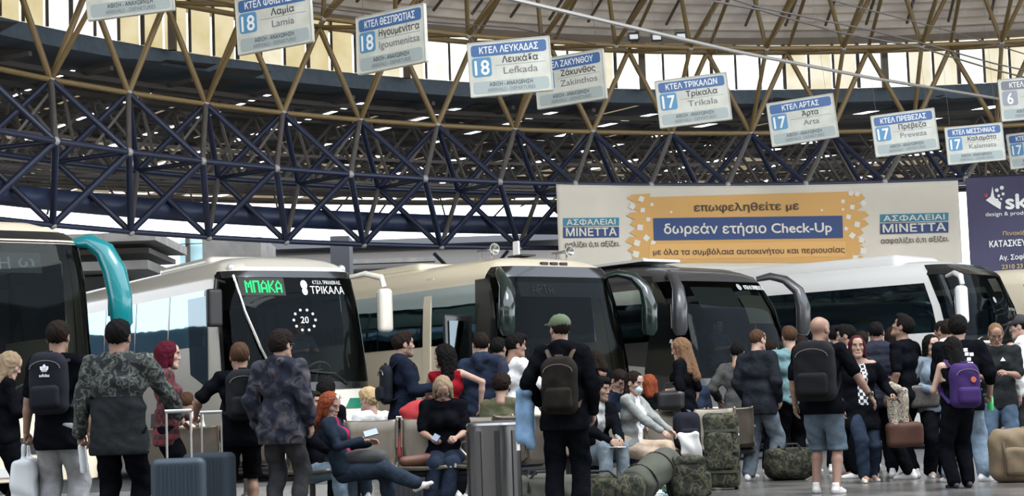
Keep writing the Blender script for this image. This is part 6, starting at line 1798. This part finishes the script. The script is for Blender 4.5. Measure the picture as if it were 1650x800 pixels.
suitcase(gx(334, 16.2), 16.25, -.15, .42, .27, .62, mat('grey_blue_soft_shell', (.02, .028, .037), .8, 0, .2), 'grey-blue suitcase with raised handle held by the man in shorts', .36)
suitcase(gx(655, 19.3), 19.3, .2, .36, .24, .5, mat('black_soft_shell', (.02, .02, .022), .7), 'small black trolley case under a red coat', .38)
r = empty('red_coat', (gx(664, 19.15), 19.12, .16), .2, 'red coat draped over a trolley case by the bearded man', 'coat')
soft('cloth', [cap((-.08, 0, .80), (.12, 0, .86), .05, k=.03), cap((.0, -.02, .8), (-.13, -.04, .36), .08, .06, k=.05), cap((.08, -.02, .82), (.12, -.02, .38), .07, .06, k=.05)], .015, mat('bright_red_cloth', (.28, .012, .016), .85), r, fold=(.009, 26, 3))
# duffels, rucksacks
M_OLV = mat('olive_drab_canvas', (.035, .038, .026), .85, mottle=.25, mscale=7)
M_BSTR = mat('black_webbing', (.012, .012, .012), .8)
def duffel(x, y, rz, L_, rad, m, label, name='duffel_bag', straps=2):
    r = empty(name, (x, y, 0), rz, label, 'bag')
    soft('bag_body', [cap((-L_ / 2 + rad, 0, rad * .95), (L_ / 2 - rad, 0, rad * .95), rad, k=.05), dict(c=(0, 0, rad), r=(L_ / 2 - .02, rad * .85, rad * .85), box=True, rd=.07, k=.05)], .018, m, r, planes=[((0, 0, .0), (0, 0, -1))], fold=(.01, 20, 3))
    for i in range(straps):
        xx = (i - (straps - 1) / 2) * L_ * .4
        mb = MB(); mb.tube([(xx, rad * 1.03 * math.cos(q), rad * .96 + rad * 1.03 * math.sin(q)) for q in np.linspace(-.6, PI + .6, 12)], .016, 6, sq=(.5, 1.4)); mb.build('strap', M_BSTR, r, smooth=True)
    mb = MB(); mb.tube([(-L_ * .2, -rad * .7, rad * 1.7), (-L_ * .1, -rad * .8, rad * 2.15), (L_ * .1, -rad * .8, rad * 2.15), (L_ * .2, -rad * .7, rad * 1.7)], .012, 6); mb.build('carry_handle', M_BSTR, r, smooth=True)
    return r
duffel(gx(870, 16.9), 17.0, .15, .75, .17, M_OLV, 'olive canvas duffel on the floor left of the man in the green cap')
duffel(gx(965, 17.2), 17.3, -.1, .8, .16, C_CAMO, 'camouflage duffel bag on the floor at the feet of the hooded seated man')
r = empty('bedroll', (gx(1045, 18.2), 18.2, 0), math.radians(-35), 'large rolled olive kit bag lying in front of the seated girl', 'bag')
q0, q1 = V3(0, -.24, .19), V3(0, .28, .36)
soft('roll', [cap(q0, q1, .175, .16, k=.05)], .018, M_OLV, r, planes=[((0, -.32, .12), (0, -1, -.3)), ((0, 0, .0), (0, 0, -1))], fold=(.008, 24, 6))
qa = nrm(q1 - q0); qx = V3(1, 0, 0); qz = np.cross(qx, qa)
for tt in (.1, .75):
    cq = q0 + (q1 - q0) * tt; mb = MB(); mb.tube([tuple(cq + (.178 - .012 * tt) * (qx * math.cos(q) + qz * math.sin(q))) for q in np.linspace(0, 2 * PI, 21)], .014, 6, sq=(1.3, .5), cap=False); mb.build('strap', mat('olive_webbing', (.03, .032, .02), .8), r, smooth=True)
r = empty('rucksack', (gx(1103, 18.3), 18.4, 0), .1, 'camouflage rucksack standing right of the rolled kit bag', 'bag')
soft('bag_body', [dict(c=(0, 0, .2), r=(.19, .15, .21), box=True, rd=.09)], .016, C_CAMO, r, planes=[((0, 0, 0), (0, 0, -1))], fold=(.01, 20, 3))
soft('side_pocket', [dict(c=(.17, -.03, .15), r=(.06, .09, .12), box=True, rd=.04)], .014, C_CAMO, r)
soft('top_flap', [dict(c=(0, -.02, .38), r=(.17, .14, .05), box=True, rd=.045)], .014, C_CAMO, r, fold=(.006, 20, 3))
r = empty('wheeled_bag', (gx(1160, 20.3), 20.3, 0), -.1, 'tall camouflage wheeled travel bag standing by the bench', 'bag')
soft('bag_body', [dict(c=(0, 0, .43), r=(.19, .16, .40), box=True, rd=.07)], .016, C_CAMO, r, fold=(.008, 20, 2))
for z in (.2, .42, .64):
    MB().box((-.0, -.165, z), (.36, .012, .03)).build('strap', M_OLV, r)
soft('front_pocket', [dict(c=(-.02, -.15, .42), r=(.14, .05, .2), box=True, rd=.04)], .014, C_CAMO, r, fold=(.006, 20, 2))
for sx in (-1, 1): MB().lathe([(0, .02), (.045, .02), (.045, -.02), (0, -.02)], 14, (sx * .14, .08, .045), 0, Matrix.Rotation(PI / 2, 3, 'Y')).build('wheel', M_TYRE, r)
r = empty('backpack', (gx(1106, 20.9), 20.95, .43), .2, 'black backpack resting on the bench seat beside the girl in face mask', 'backpack')
soft('pack_body', [dict(c=(0, 0, .21), r=(.15, .1, .21), box=True, rd=.08)], .015, mat('black_nylon', (.012, .013, .018), .95, 0, .1), r, fold=(.004, 20, 2))
soft('front_pocket', [dict(c=(0, -.1, .14), r=(.11, .04, .1), box=True, rd=.035)], .014, MATS['black_nylon'], r)
r = empty('white_towel', (gx(1108, 20.6), 20.62, .3), .0, 'white cloth hanging over the black backpack on the bench', 'cloth')
soft('cloth', [dict(c=(0, 0, .2), r=(.09, .025, .12), box=True, rd=.025), cap((-.1, 0, .3), (.1, -.02, .05), .03, k=.04), cap((.08, -.02, .3), (.12, -.02, .02), .035, .03, k=.03)], .013, mat('white_towel_cloth', (.55, .55, .53), .9), r, fold=(.01, 30, 1))
r = empty('shopping_bag', (gx(1072, 19.7), 19.8, 0), .1, 'clear plastic shopping bag with green base at the girl\'s feet', 'bag')
M_CLR = coach_glass('clear_plastic_film', (.75, .78, .76), .12)
soft('film', [dict(c=(0, 0, .2), r=(.16, .1, .2), box=True, rd=.06)], .018, M_CLR, r, fold=(.012, 32, 3))
soft('contents', [dict(c=(.03, 0, .08), r=(.09, .06, .07), box=True, rd=.03)], .015, mat('green_packaging', (.02, .22, .12), .6), r)
r = duffel(gx(1268, 22.3), 22.3, .1, .6, .2, C_CAMO, 'camouflage duffel behind the legs of the bald man')
r = empty('travel_pack', (gx(1634, 19.6), 19.7, 0), -.15, 'tan canvas travel pack on the floor at the right edge', 'bag')
M_TAN = mat('tan_canvas', (.13, .095, .055), .9, mottle=.2, mscale=8)
soft('bag_body', [dict(c=(0, 0, .28), r=(.26, .19, .28), box=True, rd=.12)], .018, M_TAN, r, planes=[((0, 0, 0), (0, 0, -1))], fold=(.009, 18, 2))
soft('front_pocket', [dict(c=(.03, -.17, .22), r=(.16, .06, .15), box=True, rd=.05)], .015, M_TAN, r, fold=(.006, 20, 2))
for sx in (-1, 1):
    mb = MB(); mb.tube([(sx * .12, -.20, .06), (sx * .125, -.24, .3), (sx * .12, -.17, .46), (sx * .1, -.02, .575)], .016, 6, sq=(1.4, .5)); mb.build('strap', mat('brown_webbing', (.07, .05, .03), .85), r, smooth=True)
r = empty('handbag', (gx(672, 17.75), 17.7, .435), .3, 'orange-brown leather bag lying on the bench seat', 'bag')
soft('bag_body', [cap((-.14, 0, .045), (.08, 0, .06), .045, .06, k=.04)], .014, mat('orange_brown_leather', (.085, .03, .015), .6), r, fold=(.006, 24, 1))
r = empty('magazine', (gx(568, 17.85), 17.8, .44), .5, 'dark red magazine standing against the bench back', 'magazine')
MB().box((0, .05, .12), (.16, .02, .22)).build('cover', mat('dark_red_cover', (.2, .02, .04), .5), r)
# plastic bag and bottle in hand at left
J = PEOPLE['sport']; w_, f_, M_ = J['hands'][-1]
r = held(J, 'plastic_bag', 'thin white plastic carrier bag hanging from the hand at far left', 'bag')
M_PB = mat('white_thin_plastic', (.45, .47, .48), .35)
soft('bag_body', [dict(c=w_ + V3(0, 0, -.33), r=(.10, .13, .19), box=True, rd=.05, k=.03), cap(w_ + V3(0, -.05, -.04), w_ + V3(0, -.07, -.2), .012, .03, k=.03), cap(w_ + V3(0, .05, -.04), w_ + V3(0, .07, -.2), .012, .03, k=.03)], .015, M_PB, r, fold=(.01, 30, 2))
J = CAMO; w_, f_, M_ = J['hands'][-1]
r = held(J, 'water_bottle', 'clear plastic water bottle in the left hand of the man in camouflage jacket', 'bottle')
M_WB = mat('clear_bottle_plastic', (.55, .6, .62), .08, 0, .8, coat=.5)
MB().lathe([(0, -.24), (.03, -.24), (.034, -.22), (.031, -.18), (.034, -.14), (.031, -.1), (.033, -.04), (.02, 0), (.012, .02), (.012, .03), (0, .03)], 14, tuple(w_ + V3(0, .03, -.0)), 0, Matrix.Rotation(math.radians(14), 3, 'X')).build('bottle_body', M_WB, r, smooth=True)
# blue carrier bag by the bench behind the denim jacket
J = PEOPLE['handmouth']
r = held(J, 'carrier_bag', 'blue carrier bag with white stripe hanging left of the denim jacket', 'bag')
w_ = J['hands'][-1][0]
soft('bag_body', [dict(c=w_ + V3(-.02, 0, -.22), r=(.14, .09, .17), box=True, rd=.05, k=.03)], .015, mat('mid_blue_bag_plastic', (.03, .085, .17), .6), r, fold=(.008, 26, 2))
MB().box(tuple(w_ + V3(-.02, 0, -.33)), (.29, .19, .02)).build('stripe', M_WH, r)

for o in list(bpy.data.objects):
    if o.type == 'MESH' and o.parent and o.name.split('.')[0] in ('lettering', 'orange_edge', 'white_squares', 'logo_dots', 'suspension_wire', 'sailboat_icon', 'back_print', 'white_stripe', 'glasses', 'sunglasses', 'seat_rim', 'emblem', 'logo', 'rim', 'wiper', 'trolley_handle'):
        o['kind'] = 'stuff'

# finer pieces belong to the part they sit on
SUB = {'mirror_glass': 'mirror_arm', 'mirror_housing': 'mirror_arm', 'wheel_rim': 'tyre', 'steering_wheel': 'dashboard', 'grab_handle': 'pack_body', 'zip': 'pack_body', 'seat_rim': 'seat_shell', 'sticker_ring': 'sticker', 'lit_letters': 'destination_display', 'rib': 'shell'}
last = {}
for nm, o in CREATED:
    if nm in SUB and SUB[nm] in last and o.parent and last[SUB[nm]].parent == o.parent:
        q_ = last[SUB[nm]]
        if q_.matrix_basis == Matrix.Identity(4): o.parent = q_
    last[nm] = o
